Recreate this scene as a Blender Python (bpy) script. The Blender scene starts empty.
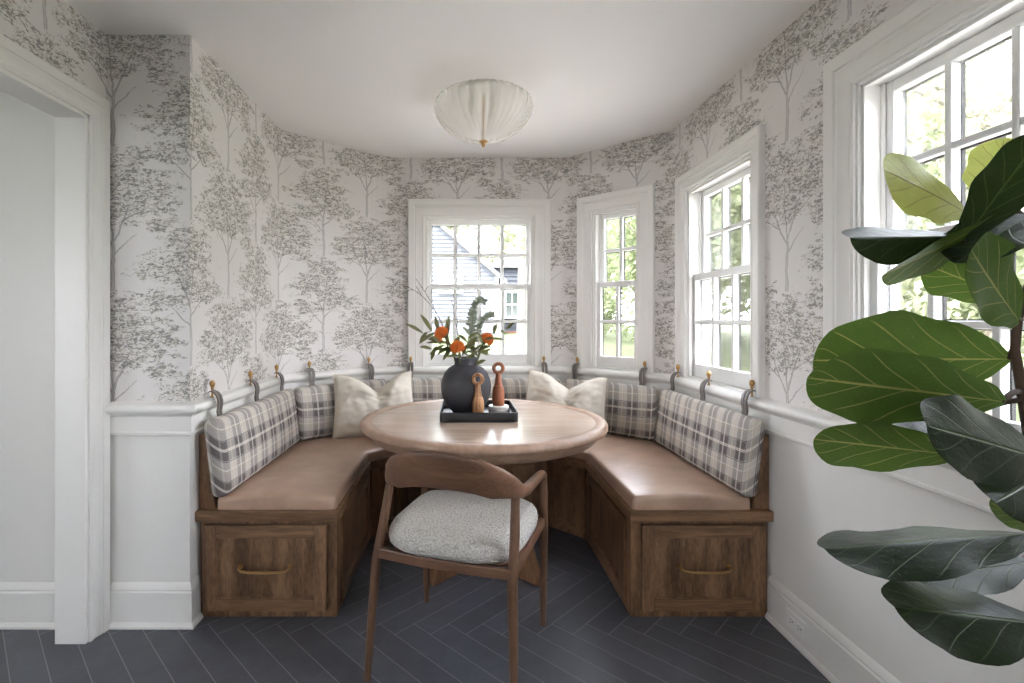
import bpy, bmesh, math, random
from mathutils import Vector, Matrix, noise as mnoise

random.seed(7)
SC = bpy.context.scene
COL = SC.collection
PI = math.pi
V3 = Vector

# ------------------------------------------------------------------ colour + node helpers
def lin(c):
    f = lambda x: x / 12.92 if x <= 0.04045 else ((x + 0.055) / 1.055) ** 2.4
    return (f(c[0] / 255), f(c[1] / 255), f(c[2] / 255), 1.0)

class E:
    """a node socket that does arithmetic"""
    nt = None
    def __init__(s, sock): s.s = sock
    @staticmethod
    def op(name, *a, clamp=False):
        n = E.nt.nodes.new('ShaderNodeMath'); n.operation = name; n.use_clamp = clamp
        for i, x in enumerate(a):
            if isinstance(x, E): E.nt.links.new(x.s, n.inputs[i])
            else: n.inputs[i].default_value = x
        return E(n.outputs[0])
    def __add__(a, b): return E.op('ADD', a, b)
    __radd__ = __add__
    def __sub__(a, b): return E.op('SUBTRACT', a, b)
    def __rsub__(a, b): return E.op('SUBTRACT', b, a)
    def __mul__(a, b): return E.op('MULTIPLY', a, b)
    __rmul__ = __mul__
    def __truediv__(a, b): return E.op('DIVIDE', a, b)

def clamp01(x): return E.op('ADD', x, 0.0, clamp=True)
def eabs(x): return E.op('ABSOLUTE', x)
def emax(a, b): return E.op('MAXIMUM', a, b)
def emin(a, b): return E.op('MINIMUM', a, b)
def wrap(x, lo, hi): return E.op('WRAP', x, hi, lo)
def step(x, lo, hi):
    """0 below lo, 1 above hi, smooth"""
    n = E.nt.nodes.new('ShaderNodeMapRange'); n.interpolation_type = 'SMOOTHSTEP'
    E.nt.links.new(x.s, n.inputs[0])
    n.inputs[1].default_value = lo; n.inputs[2].default_value = hi
    n.inputs[3].default_value = 0; n.inputs[4].default_value = 1
    return E(n.outputs[0])
def stepinv(x, lo, hi): return 1.0 - step(x, lo, hi)
def comb(x, y, z=0.0):
    n = E.nt.nodes.new('ShaderNodeCombineXYZ')
    for i, a in enumerate((x, y, z)):
        if isinstance(a, E): E.nt.links.new(a.s, n.inputs[i])
        else: n.inputs[i].default_value = a
    return E(n.outputs[0])
def noise(vec, scale, detail=2.0, rough=0.5, dist=0.0):
    n = E.nt.nodes.new('ShaderNodeTexNoise')
    if vec is not None: E.nt.links.new(vec.s, n.inputs['Vector'])
    n.inputs['Scale'].default_value = scale; n.inputs['Detail'].default_value = detail
    n.inputs['Roughness'].default_value = rough; n.inputs['Distortion'].default_value = dist
    return E(n.outputs[0])
def mixc(f, a, b):
    n = E.nt.nodes.new('ShaderNodeMix'); n.data_type = 'RGBA'
    if isinstance(f, E): E.nt.links.new(f.s, n.inputs[0])
    else: n.inputs[0].default_value = f
    for i, c in ((6, a), (7, b)):
        if isinstance(c, E): E.nt.links.new(c.s, n.inputs[i])
        else: n.inputs[i].default_value = c
    return E(n.outputs[2])
def coords(kind='Object'):
    n = E.nt.nodes.new('ShaderNodeTexCoord')
    return E(n.outputs[kind])
def uvmap():
    n = E.nt.nodes.new('ShaderNodeUVMap'); n.uv_map = 'UVMap'
    return E(n.outputs[0])
def sep(v):
    n = E.nt.nodes.new('ShaderNodeSeparateXYZ'); E.nt.links.new(v.s, n.inputs[0])
    return E(n.outputs[0]), E(n.outputs[1]), E(n.outputs[2])
def attr(name):
    n = E.nt.nodes.new('ShaderNodeAttribute'); n.attribute_name = name
    return E(n.outputs['Fac'])

def new_mat(name, color=(200, 200, 200), rough=0.6, metal=0.0, spec=0.5, trans=0.0):
    m = bpy.data.materials.new(name); m.use_nodes = True
    nt = m.node_tree; E.nt = nt
    b = nt.nodes['Principled BSDF']
    b.inputs['Base Color'].default_value = lin(color)
    b.inputs['Roughness'].default_value = rough
    b.inputs['Metallic'].default_value = metal
    b.inputs['Specular IOR Level'].default_value = spec
    m['b'] = 1
    return m, nt, b
def plug(nt, e, sock): nt.links.new(e.s, sock)
def bump(nt, b, h, strength=0.3, dist=0.002):
    n = nt.nodes.new('ShaderNodeBump'); n.inputs['Strength'].default_value = strength
    n.inputs['Distance'].default_value = dist
    nt.links.new(h.s, n.inputs['Height']); nt.links.new(n.outputs[0], b.inputs['Normal'])

M = {}
def simple(key, color, rough=0.6, metal=0.0, spec=0.5, nscale=0, namt=0.0, bscale=0, bstr=0.1, bdist=0.002):
    m, nt, b = new_mat(key, color, rough, metal, spec)
    if nscale:
        n = noise(coords(), nscale, 3)
        c = lin(color); d = tuple(x * (1 - namt) for x in c[:3]) + (1,); l = tuple(min(1, x * (1 + namt)) for x in c[:3]) + (1,)
        plug(nt, mixc(n, d, l), b.inputs['Base Color'])
    if bscale: bump(nt, b, noise(coords(), bscale, 3), bstr, bdist)
    M[key] = m
    return m

simple('trim_white', (231, 229, 225), 0.42, nscale=3, namt=0.012, bscale=120, bstr=0.03)
simple('wall_white', (228, 226, 222), 0.6, nscale=2, namt=0.012, bscale=200, bstr=0.05)
simple('sash_white', (228, 228, 226), 0.35, nscale=4, namt=0.01)
simple('ceiling_paint', (238, 236, 234), 0.8, nscale=1.5, namt=0.015, bscale=150, bstr=0.04)
simple('dark_gap', (30, 28, 26), 0.8, nscale=10, namt=0.1)
simple('brass', (188, 150, 100), 0.32, metal=1.0, nscale=30, namt=0.06)
simple('dark_ceramic', (55, 55, 59), 0.62, nscale=14, namt=0.16, bscale=60, bstr=0.12)
simple('black_lacquer', (16, 16, 17), 0.45, nscale=8, namt=0.1)
simple('marble', (226, 222, 216), 0.35, nscale=18, namt=0.06)
simple('linen', (222, 214, 201), 0.9, spec=0.2, nscale=90, namt=0.06, bscale=420, bstr=0.35, bdist=0.001)
simple('strap_fabric', (112, 105, 100), 0.42, nscale=120, namt=0.2, bscale=400, bstr=0.2)
simple('outlet_plastic', (236, 235, 232), 0.35, nscale=5, namt=0.01)
simple('bark_brown', (72, 54, 42), 0.8, nscale=30, namt=0.25, bscale=60, bstr=0.5)
simple('soil', (62, 48, 38), 0.95, nscale=40, namt=0.35, bscale=50, bstr=0.6)
simple('stone_pot', (196, 190, 182), 0.7, nscale=10, namt=0.08, bscale=60, bstr=0.15)
simple('twig', (88, 78, 66), 0.8, nscale=60, namt=0.2)
simple('stem_green', (96, 108, 66), 0.6, nscale=40, namt=0.15)
simple('olive_leaf', (104, 106, 66), 0.5, nscale=30, namt=0.25)
simple('euca_leaf', (138, 144, 126), 0.6, nscale=40, namt=0.22)
simple('protea_orange', (226, 128, 52), 0.6, nscale=60, namt=0.35)
simple('siding_grey', (84, 86, 92), 0.7, nscale=1.5, namt=0.04)
simple('siding_dark', (58, 61, 68), 0.7, nscale=1.5, namt=0.05)
simple('house_trim', (190, 190, 188), 0.6, nscale=2, namt=0.02)
simple('roof_shingle', (112, 110, 108), 0.85, nscale=3, namt=0.1)
simple('house_glass', (60, 70, 66), 0.1, nscale=1, namt=0.1)
simple('tree_bark', (104, 98, 88), 0.9, nscale=5, namt=0.2, bscale=8, bstr=0.6, bdist=0.05)
simple('brick_bed', (98, 62, 52), 0.9, nscale=6, namt=0.2)
simple('bounce_stone', (172, 166, 158), 0.85, nscale=2, namt=0.06)
simple('exterior_wall', (190, 190, 190), 0.8, nscale=2, namt=0.03)

# lawn
m, nt, b = new_mat('lawn_grass', (128, 150, 84), 0.9, spec=0.1); M['lawn'] = m
c = coords('Object')
plug(nt, mixc(noise(c, 0.5, 5, 0.65), lin((80, 86, 62)), lin((104, 109, 82))), b.inputs['Base Color'])

def foliage_mat(key, c1, c2, tr=0.35):
    m, nt, b = new_mat(key, c1, 0.6, spec=0.25)
    n = noise(coords('Object'), 1.4, 4, 0.7)
    plug(nt, mixc(step(n, 0.3, 0.7), lin(c1), lin(c2)), b.inputs['Base Color'])
    t = nt.nodes.new('ShaderNodeBsdfTranslucent'); t.inputs[0].default_value = lin(c2)
    mx = nt.nodes.new('ShaderNodeMixShader'); mx.inputs[0].default_value = tr
    nt.links.new(b.outputs[0], mx.inputs[1]); nt.links.new(t.outputs[0], mx.inputs[2])
    nt.links.new(mx.outputs[0], nt.nodes['Material Output'].inputs[0])
    M[key] = m
foliage_mat('foliage_pale', (116, 122, 94), (152, 156, 124), 0.4)
foliage_mat('foliage_green', (94, 104, 72), (136, 143, 108), 0.4)

# window glass: thin pane, mostly clear with a slight reflection
m, nt, b = new_mat('window_glass', (255, 255, 255), 0.02); M['glass'] = m
nt.nodes.remove(b)
tr = nt.nodes.new('ShaderNodeBsdfTransparent'); tr.inputs[0].default_value = (0.97, 0.98, 0.975, 1)
gl = nt.nodes.new('ShaderNodeBsdfGlossy'); gl.inputs['Roughness'].default_value = 0.02
fr = nt.nodes.new('ShaderNodeLayerWeight'); fr.inputs[0].default_value = 0.25
fm = E.op('MULTIPLY', E(fr.outputs['Fresnel']), 0.55)
mx = nt.nodes.new('ShaderNodeMixShader')
nt.links.new(fm.s, mx.inputs[0]); nt.links.new(tr.outputs[0], mx.inputs[1]); nt.links.new(gl.outputs[0], mx.inputs[2])
nt.links.new(mx.outputs[0], nt.nodes['Material Output'].inputs[0])

# fluted lamp glass: milky, a little see-through
m, nt, b = new_mat('lamp_glass', (242, 241, 240), 0.12); M['lamp_glass'] = m
b.inputs['Specular IOR Level'].default_value = 0.9
tr = nt.nodes.new('ShaderNodeBsdfTransparent'); tr.inputs[0].default_value = (0.97, 0.96, 0.94, 1)
tl = nt.nodes.new('ShaderNodeBsdfTranslucent'); tl.inputs[0].default_value = lin((244, 243, 242))
m1 = nt.nodes.new('ShaderNodeMixShader'); m1.inputs[0].default_value = 0.4
m2 = nt.nodes.new('ShaderNodeMixShader'); m2.inputs[0].default_value = 0.70
nt.links.new(b.outputs[0], m1.inputs[1]); nt.links.new(tl.outputs[0], m1.inputs[2])
nt.links.new(m1.outputs[0], m2.inputs[1]); nt.links.new(tr.outputs[0], m2.inputs[2])
nt.links.new(m2.outputs[0], nt.nodes['Material Output'].inputs[0])

# ------------------------------------------------------------------ wood
def wood(key, dark, light, axis='x', scale=1.0, rough=0.45, contrast=(0.25, 0.75), spec=0.4):
    m, nt, b = new_mat(key, light, rough, spec=spec)
    x, y, z = sep(coords('Object'))
    k = 9.0
    f = {'x': (1.0, k, k), 'y': (k, 1.0, k), 'z': (k, k, 1.0)}[axis]
    v = comb(x * f[0], y * f[1], z * f[2])
    g1 = noise(v, 2.2 * scale, 5, 0.62, 0.6)
    g2 = noise(comb(x * f[0] * 1.5, y * f[1] * 4, z * f[2] * 4), 7 * scale, 3, 0.6)
    g3 = noise(comb(x, y, z), 2.5, 2)
    g = g1 * 0.55 + g2 * 0.3 + g3 * 0.15
    plug(nt, mixc(step(g, contrast[0], contrast[1]), lin(dark), lin(light)), b.inputs['Base Color'])
    bump(nt, b, g2, 0.12, 0.001)
    M[key] = m
wood('bench_wood', (88, 65, 47), (154, 119, 88), 'x', contrast=(0.34, 0.66))
wood('bench_wood_y', (88, 65, 47), (154, 119, 88), 'y', contrast=(0.34, 0.66))
wood('bench_wood_z', (84, 62, 45), (152, 117, 87), 'z', contrast=(0.34, 0.66))
wood('table_wood', (160, 136, 118), (200, 178, 160), 'x', 0.8, 0.24, (0.3, 0.7), 0.7)
wood('table_rim_wood', (144, 116, 96), (182, 152, 130), 'z', 0.6, 0.4, (0.3, 0.7), 0.5)
wood('table_leg_wood', (92, 64, 44), (140, 104, 76), 'z', 0.8, 0.45, (0.3, 0.7))
wood('walnut_x', (74, 52, 40), (128, 94, 72), 'x', 1.0, 0.36, (0.3, 0.7))
wood('walnut_z', (74, 52, 40), (124, 92, 70), 'z', 1.0, 0.36, (0.3, 0.7))
wood('mill_light', (118, 76, 48), (196, 148, 104), 'z', 2.6, 0.4, (0.4, 0.6))
wood('mill_red', (132, 76, 50), (172, 106, 74), 'z', 1.2, 0.4, (0.3, 0.7))

# leather
m, nt, b = new_mat('tan_leather', (150, 112, 88), 0.36, spec=0.8); M['leather'] = m
n1 = noise(coords(), 5, 4, 0.6)
plug(nt, mixc(step(n1, 0.3, 0.7), lin((168, 138, 117)), lin((190, 160, 138))), b.inputs['Base Color'])
bump(nt, b, noise(coords(), 260, 2) * 0.5 + noise(coords(), 7, 3) * 1.2, 0.12, 0.003)

# boucle
m, nt, b = new_mat('boucle', (206, 202, 196), 0.95, spec=0.15); M['boucle'] = m
vn = nt.nodes.new('ShaderNodeTexVoronoi'); vn.inputs['Scale'].default_value = 150
nt.links.new(coords().s, vn.inputs['Vector'])
vd = E(vn.outputs['Distance'])
plug(nt, mixc(clamp01(vd * 1.1), lin((222, 218, 211)), lin((172, 168, 162))), b.inputs['Base Color'])
bump(nt, b, 1.0 - vd, 0.9, 0.006)

# plaid (object coordinates: x along the cushion, z up, y through)
m, nt, b = new_mat('plaid', (180, 175, 170), 0.9, spec=0.2); M['plaid'] = m
x, y, z = sep(coords('Object'))
u = x + y; v = z - y
def band(t, c, w, soft=0.0012): return stepinv(eabs(t - c), w / 2 - soft, w / 2 + soft)
def plaid_axis(t, P, k):
    # dark pair with a pale line between, then a light field crossed by fine lines
    p = wrap(t, 0.0, P)
    dark = emax(band(p, 0.0155 * k, 0.030 * k), band(p, 0.0625 * k, 0.037 * k))
    pale = emax(band(p, 0.0345 * k, 0.0030), band(p, 0.0410 * k, 0.0028))
    return dark, emax(pale, band(p, 0.122 * k, 0.0045)), emax(band(p, 0.086 * k, 0.0032), band(p, P - 0.003, 0.0032)), band(p, 0.132 * k, 0.003)
du, wu, ku, yu = plaid_axis(u + 0.02, 0.130, 0.75)
dv, wv, kv, yv = plaid_axis(0.098 - v, 0.174, 1.0)
base = mixc((du + dv) * 0.5, lin((206, 200, 192)), lin((108, 102, 102)))
c1 = mixc(clamp01(wu * 0.5 + wv * 0.7), base, lin((232, 226, 214)))
c2 = mixc(clamp01((ku + kv) * 0.75), c1, lin((74, 68, 70)))
c3 = mixc(clamp01(yu * 0.5 + yv * 0.4), c2, lin((206, 184, 148)))
wv_n = noise(comb(u * 1.0, v * 1.0), 700, 1)
c4 = mixc(step(wv_n, 0.35, 0.75) * 0.16, c3, lin((84, 78, 76)))
plug(nt, c4, b.inputs['Base Color'])
bump(nt, b, wv_n, 0.3, 0.001)

# floor tile + grout
m, nt, b = new_mat('slate_tile', (64, 66, 71), 0.42, spec=0.45); M['tile'] = m
c = coords('Object'); t = attr('tile_tone')
n = noise(c, 9, 5, 0.65, 0.8)
f = clamp01(step(n, 0.25, 0.8) * 0.6 + t * 0.4)
plug(nt, mixc(f, lin((72, 74, 80)), lin((100, 102, 109))), b.inputs['Base Color'])
plug(nt, 0.34 + n * 0.22, b.inputs['Roughness'])
bump(nt, b, noise(c, 22, 4), 0.08, 0.003)
simple('grout', (150, 150, 150), 0.9, nscale=60, namt=0.1)

# fiddle leaf: uv.x across (0..1), uv.y along
def fig_mat(key, top1, top2, under1, under2, vein, rough=0.33, tr=0.25):
    m, nt, b = new_mat(key, top1, rough, spec=0.16)
    uu, vv, _ = sep(uvmap())
    a = eabs(uu * 2.0 - 1.0)
    s = (vv - a * 0.30 + a * a * 0.06) * 7.0
    fr_ = E.op('FRACT', s)
    d = eabs(fr_ - 0.5)
    side = step(uu, 0.499, 0.501) * 0.31
    d2 = eabs(E.op('FRACT', s + side) - 0.5)
    lat = stepinv(d2, 0.012, 0.045) * stepinv(a, 0.70, 0.98)
    mid = stepinv(a, 0.012, 0.045)
    fine = step(noise(comb(uu * 1.0, vv * 1.8), 26, 3, 0.7), 0.6, 0.68) * 0.18
    vm = clamp01(emax(lat * 0.75, mid) + fine)
    n = noise(comb(uu, vv * 2.0), 5, 3, 0.6)
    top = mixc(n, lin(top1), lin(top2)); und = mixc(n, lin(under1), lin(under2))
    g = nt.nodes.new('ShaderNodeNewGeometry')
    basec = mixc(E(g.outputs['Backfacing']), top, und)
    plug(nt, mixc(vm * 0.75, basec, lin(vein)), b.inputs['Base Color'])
    bump(nt, b, vm * -1.0 + n * 0.6, 0.35, 0.006)
    t = nt.nodes.new('ShaderNodeBsdfTranslucent'); plug(nt, mixc(vm * 0.6, lin(under2), lin(vein)), t.inputs[0])
    mx = nt.nodes.new('ShaderNodeMixShader'); mx.inputs[0].default_value = tr
    nt.links.new(b.outputs[0], mx.inputs[1]); nt.links.new(t.outputs[0], mx.inputs[2])
    nt.links.new(mx.outputs[0], nt.nodes['Material Output'].inputs[0])
    M[key] = m
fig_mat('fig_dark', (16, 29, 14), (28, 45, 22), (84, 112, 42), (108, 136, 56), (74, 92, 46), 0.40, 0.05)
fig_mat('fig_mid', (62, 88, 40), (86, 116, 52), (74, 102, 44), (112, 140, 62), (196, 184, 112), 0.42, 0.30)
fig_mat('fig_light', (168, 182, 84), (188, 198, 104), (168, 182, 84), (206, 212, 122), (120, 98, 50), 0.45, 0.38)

# ------------------------------------------------------------------ wallpaper
m, nt, b = new_mat('toile_wallpaper', (214, 211, 208), 0.6, spec=0.3); M['wallpaper'] = m
U, W_, _z = sep(uvmap())
P2 = comb(U, W_)
wob = noise(P2, 16, 3, 0.6); wob2 = noise(comb(U + 7.3, W_ + 2.1), 16, 3, 0.6)
ux = U + (wob - 0.5) * 0.028; vy = W_ + (wob2 - 0.5) * 0.028
TP, TV = 0.66, 0.605
def seg(xs, ys, a, bb, w0, w1):
    dx, dy = bb[0] - a[0], bb[1] - a[1]; L2 = dx * dx + dy * dy
    h = clamp01(((xs - a[0]) * dx + (ys - a[1]) * dy) / L2)
    ex = xs - a[0] - h * dx; ey = ys - a[1] - h * dy
    return E.op('SQRT', ex * ex + ey * ey) - (w0 + (w1 - w0) * h)
def tree(u0, v0, segs, crowns):
    xs = wrap(ux - u0, -TP / 2, TP / 2); ys = wrap(vy - v0, -0.03, TV - 0.03)
    d = None
    for s in segs:
        e = seg(xs, ys, *s); d = e if d is None else emin(d, e)
    dens = None
    for (cx, cy, rx, ry) in crowns:
        qx = (xs - cx) / rx; qy = (ys - cy) / ry
        e = 1.0 - (qx * qx + qy * qy)
        dens = e if dens is None else emax(dens, e)
    return d, dens
T1 = ([((0, -.03), (.004, .17), .009, .006), ((.004, .15), (-.09, .30), .0045, .002), ((.004, .17), (.075, .33), .005, .002),
       ((.004, .17), (-.02, .42), .004, .0015), ((-.045, .225), (-.14, .275), .003, .001), ((.045, .26), (.135, .31), .003, .001),
       ((.003, .12), (.10, .21), .003, .001)],
      [(0, .43, .20, .15), (-.15, .34, .13, .09), (.15, .37, .14, .11), (.0, .30, .14, .06), (.2, .25, .07, .04)])
T2 = ([((0, -.03), (-.005, .22), .008, .005), ((-.005, .13), (-.10, .22), .0035, .001), ((-.005, .17), (.11, .27), .0035, .001),
       ((-.005, .22), (.03, .46), .004, .0015), ((-.005, .21), (-.07, .37), .0035, .001), ((.01, .30), (.10, .40), .0025, .001)],
      [(.01, .48, .14, .09), (-.04, .37, .20, .075), (.09, .29, .17, .07), (-.11, .24, .12, .05), (.0, .42, .18, .06)])
dA, cA = tree(0.125, 0.195, *T1)
dB, cB = tree(0.125 + TP / 2, 0.495, *T2)
clus = noise(comb(U, W_ * 2.2), 15, 3, 0.6)           # leafy tiers inside the crowns
den = clamp01((emax(cA, cB) + 0.22) * 0.95 + (clus - 0.5) * 5.2)
ang = noise(P2, 7, 1) * 5.0
ca = E.op('COSINE', ang); sa = E.op('SINE', ang)
ru = U * ca - W_ * sa; rv = U * sa + W_ * ca
l1 = noise(comb(ux, vy * 2.1), 44, 2, 0.6, 1.2)
l2 = noise(comb(ux * 1.0 + 3.0, vy * 1.7 + 1.0), 80, 2, 0.6, 0.8)
leafA = step(l1 - 0.63 + den * 0.125, 0.0, 0.03) * step(den, 0.02, 0.25)
leafB = step(l2 - 0.60 + den * 0.10, 0.0, 0.04) * step(den, 0.0, 0.3)
hatch = step(noise(comb(ux * 0.35, vy * 3.2), 60, 2, 0.6), 0.58, 0.72)
gy = wrap(W_ - 0.185 + 0.05, 0.0, 0.3025)
ground = hatch * stepinv(gy, 0.05, 0.13) * 0.22
lineA = stepinv(emin(dA, dB), -0.0012, 0.0014)
inner = stepinv(emin(dA, dB), -0.0045, -0.002)
base = mixc(noise(P2, 2.2, 2) * 0.5, lin((224, 220, 217)), lin((215, 211, 210)))
k0 = mixc(clamp01(den) * 0.07, base, lin((178, 176, 166)))
k1 = mixc(ground, k0, lin((150, 146, 144)))
k2 = mixc(leafB * 0.62, k1, lin((158, 153, 130)))
k3 = mixc(leafA * 0.70, k2, lin((110, 107, 105)))
k4 = mixc(clamp01(lineA - inner * 0.55) * 0.6, k3, lin((118, 115, 113)))
plug(nt, k4, b.inputs['Base Color'])
bump(nt, b, noise(P2, 420, 2), 0.05, 0.001)

# ------------------------------------------------------------------ mesh builder
class MB:
    def __init__(s): s.v = []; s.f = []; s.uv = []; s.mi = []; s.fl = []
    def add(s, vs, fs, mi=0, uvs=None, flag=None):
        o = len(s.v); s.v += [V3(p) for p in vs]
        for k, f in enumerate(fs):
            s.f.append(tuple(i + o for i in f)); s.mi.append(mi)
            s.uv.append(uvs[k] if uvs else None); s.fl.append(flag)
        return s
    def box(s, x0, x1, y0, y1, z0, z1, fr=None, mi=0):
        vs = [V3((x, y, z)) for z in (z0, z1) for y in (y0, y1) for x in (x0, x1)]
        if fr: vs = [fr(p) for p in vs]
        return s.add(vs, [(0, 2, 3, 1), (4, 5, 7, 6), (0, 1, 5, 4), (2, 6, 7, 3), (0, 4, 6, 2), (1, 3, 7, 5)], mi)
    def prism(s, poly, z0, z1, fr=None, mi=0):
        n = len(poly); vs = [V3((p[0], p[1], z0)) for p in poly] + [V3((p[0], p[1], z1)) for p in poly]
        if fr: vs = [fr(p) for p in vs]
        fs = [tuple(range(n))[::-1], tuple(range(n, 2 * n))] + [(i, (i + 1) % n, n + (i + 1) % n, n + i) for i in range(n)]
        return s.add(vs, fs, mi)
    def rings(s, R, cap=True, closed=False, mi=0):
        n = len(R[0]); k = len(R); vs = [p for r in R for p in r]; fs = []
        for i in range(k if closed else k - 1):
            a = i * n; c = ((i + 1) % k) * n
            for j in range(n): fs.append((a + j, a + (j + 1) % n, c + (j + 1) % n, c + j))
        if cap and not closed:
            fs.append(tuple(range(n))[::-1]); fs.append(tuple(range((k - 1) * n, k * n)))
        return s.add(vs, fs, mi)
    def tube(s, path, rad, seg=10, mi=0, cap=True):
        P = [V3(p) for p in path]; n = len(P)
        if not hasattr(rad, '__len__'): rad = [rad] * n
        T = []
        for i in range(n):
            t = P[min(i + 1, n - 1)] - P[max(i - 1, 0)]; T.append(t.normalized())
        up = V3((0, 0, 1)) if abs(T[0].z) < 0.9 else V3((1, 0, 0))
        a = T[0].cross(up).normalized(); R = []
        for i in range(n):
            a = (a - T[i] * a.dot(T[i])).normalized(); bb = T[i].cross(a)
            R.append([P[i] + (a * math.cos(2 * PI * j / seg) + bb * math.sin(2 * PI * j / seg)) * rad[i] for j in range(seg)])
        return s.rings(R, cap, mi=mi)
    def lathe(s, prof, c=(0, 0, 0), seg=32, flute=None, mi=0, cap=True):
        R = []
        for (r, z) in prof:
            ring = []
            for j in range(seg):
                th = 2 * PI * j / seg; rr = r * (flute(th, z) if flute else 1)
                ring.append(V3((c[0] + rr * math.cos(th), c[1] + rr * math.sin(th), c[2] + z)))
            R.append(ring)
        return s.rings(R, cap, mi=mi)
    def sphere(s, c, r, seg=16, nr=10, sc=(1, 1, 1), mi=0):
        R = []
        for i in range(nr + 1):
            th = PI * (0.02 + 0.96 * i / nr)
            R.append([V3((c[0] + r * sc[0] * math.sin(th) * math.cos(2 * PI * j / seg), c[1] + r * sc[1] * math.sin(th) * math.sin(2 * PI * j / seg), c[2] - r * sc[2] * math.cos(th))) for j in range(seg)])
        return s.rings(R, True, mi=mi)
    def grid(s, fn, nu, nv, mi=0, uv=True):
        vs = [fn(i / nu, j / nv) for j in range(nv + 1) for i in range(nu + 1)]
        fs = []; uvs = []
        for j in range(nv):
            for i in range(nu):
                a = j * (nu + 1) + i
                fs.append((a, a + 1, a + nu + 2, a + nu + 1))
                uvs.append([(i / nu, j / nv), ((i + 1) / nu, j / nv), ((i + 1) / nu, (j + 1) / nv), (i / nu, (j + 1) / nv)])
        return s.add(vs, fs, mi, uvs if uv else None)
    def build(s, name, mats, parent=None, mw=None, local=False, smooth=None, bevel=0.0, bseg=2, recalc=True, attr_vals=None):
        """world-space vertices become one mesh object; with a parent they are stored in that thing's frame"""
        if isinstance(mats, str): mats = [mats]
        fr = Matrix.Identity(4)
        if parent is not None: fr = WM[parent.name]
        elif mw is not None: fr = mw
        inv = fr.inverted()
        me = bpy.data.meshes.new(name)
        me.from_pydata([tuple(p if local else inv @ p) for p in s.v], [], s.f)
        for k in mats: me.materials.append(M[k])
        me.polygons.foreach_set('material_index', s.mi)
        if any(u for u in s.uv):
            L = me.uv_layers.new(name='UVMap')
            for p, u in zip(me.polygons, s.uv):
                if u:
                    for k, li in enumerate(p.loop_indices): L.data[li].uv = u[k]
        if attr_vals is not None:
            A = me.attributes.new('tile_tone', 'FLOAT', 'FACE')
            A.data.foreach_set('value', attr_vals)
        me.update()
        if recalc:
            bm = bmesh.new(); bm.from_mesh(me); bmesh.ops.recalc_face_normals(bm, faces=bm.faces); bm.to_mesh(me); bm.free()
        if smooth is not None:
            me.polygons.foreach_set('use_smooth', [True] * len(me.polygons))
            me.set_sharp_from_angle(angle=math.radians(smooth))
        o = bpy.data.objects.new(name, me); COL.objects.link(o)
        if parent is not None:
            o.parent = parent; WM[o.name] = WM[parent.name]
        else:
            o.matrix_world = fr; WM[o.name] = fr.copy()
        if bevel:
            md = o.modifiers.new('Bevel', 'BEVEL'); md.width = bevel; md.segments = bseg; md.limit_method = 'ANGLE'
            md.angle_limit = math.radians(40)
        return o

WM = {}
def tag(o, label, cat, group=None):
    o['label'] = label; o['category'] = cat
    if group: o['group'] = group
    return o
def struct(o): o['kind'] = 'structure'; return o
def at(x, y, z=0.0, rz=0.0): return Matrix.Translation((x, y, z)) @ Matrix.Rotation(rz, 4, 'Z')
def thing(name, label, cat, mw, group=None):
    o = bpy.data.objects.new(name, None); COL.objects.link(o); o.empty_display_size = 0.1
    o.matrix_world = mw; WM[o.name] = mw.copy()
    if label: tag(o, label, cat, group)
    return o

# plan helpers: polyline whose room side is on the right of travel
def off(pts, d):
    out = []; n = len(pts); P = [Vector((p[0], p[1])) for p in pts]
    for i in range(n):
        ns = []
        if i > 0: t = (P[i] - P[i - 1]).normalized(); ns.append(Vector((t.y, -t.x)))
        if i < n - 1: t = (P[i + 1] - P[i]).normalized(); ns.append(Vector((t.y, -t.x)))
        nm = sum(ns, Vector((0, 0))).normalized()
        out.append(P[i] + nm * (d / max(0.2, nm.dot(ns[0]))))
    return out
def plan_sweep(mb, pts, prof, cap=True):
    """prof: closed list of (d, z); d = distance from the wall into the room"""
    cache = {}
    R = []
    cols = [off(pts, d) for d, z in prof]
    for i in range(len(pts)):
        R.append([V3((cols[k][i].x, cols[k][i].y, prof[k][1])) for k in range(len(prof))])
    return mb.rings(R, cap)
def fillet(p0, p1, p2, r, n=6):
    P0, P1, P2 = (Vector(p) for p in (p0, p1, p2))
    a = (P0 - P1).normalized(); c = (P2 - P1).normalized()
    ang = a.angle(c); t = r / math.tan(ang / 2)
    s, e = P1 + a * t, P1 + c * t
    ctr = P1 + (a + c).normalized() * (r / math.sin(ang / 2))
    out = []
    a0 = (s - ctr); a1 = (e - ctr)
    tot = a0.angle_signed(a1)
    for i in range(n + 1):
        k = -tot * i / n
        out.append(ctr + Vector((a0.x * math.cos(k) - a0.y * math.sin(k), a0.x * math.sin(k) + a0.y * math.cos(k))))
    return [tuple(p) for p in out]
def pl(path, s):
    acc = 0
    for a, c in zip(path, path[1:]):
        L = (Vector(c) - Vector(a)).length
        if acc + L >= s: return Vector(a).lerp(Vector(c), (s - acc) / L)
        acc += L
    return Vector(path[-1])

# ------------------------------------------------------------------ dimensions
EYE = 1.26
H = 2.432
XL, XR, YS, YF, YE = -1.115, 1.31, 2.078, 3.12, -2.8
A_ = (-1.46, YS); B_ = (XL, YS); C_ = (XL, YF); D_ = (-0.55, 3.66); E_ = (0.76, 3.66); F_ = (XR, YF); G_ = (XR, YE)
WT = 0.13
ZR = 0.92
f1 = fillet(B_, C_, D_, 0.12); f2 = fillet(C_, D_, E_, 0.42, 8); f3 = fillet(D_, E_, F_, 0.12); f4 = fillet(E_, F_, G_, 0.12)
def half(f): k = len(f) // 2; return f[:k + 1], f[k:]
f1a, f1b = half(f1); f2a, f2b = half(f2); f3a, f3b = half(f3); f4a, f4b = half(f4)

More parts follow.
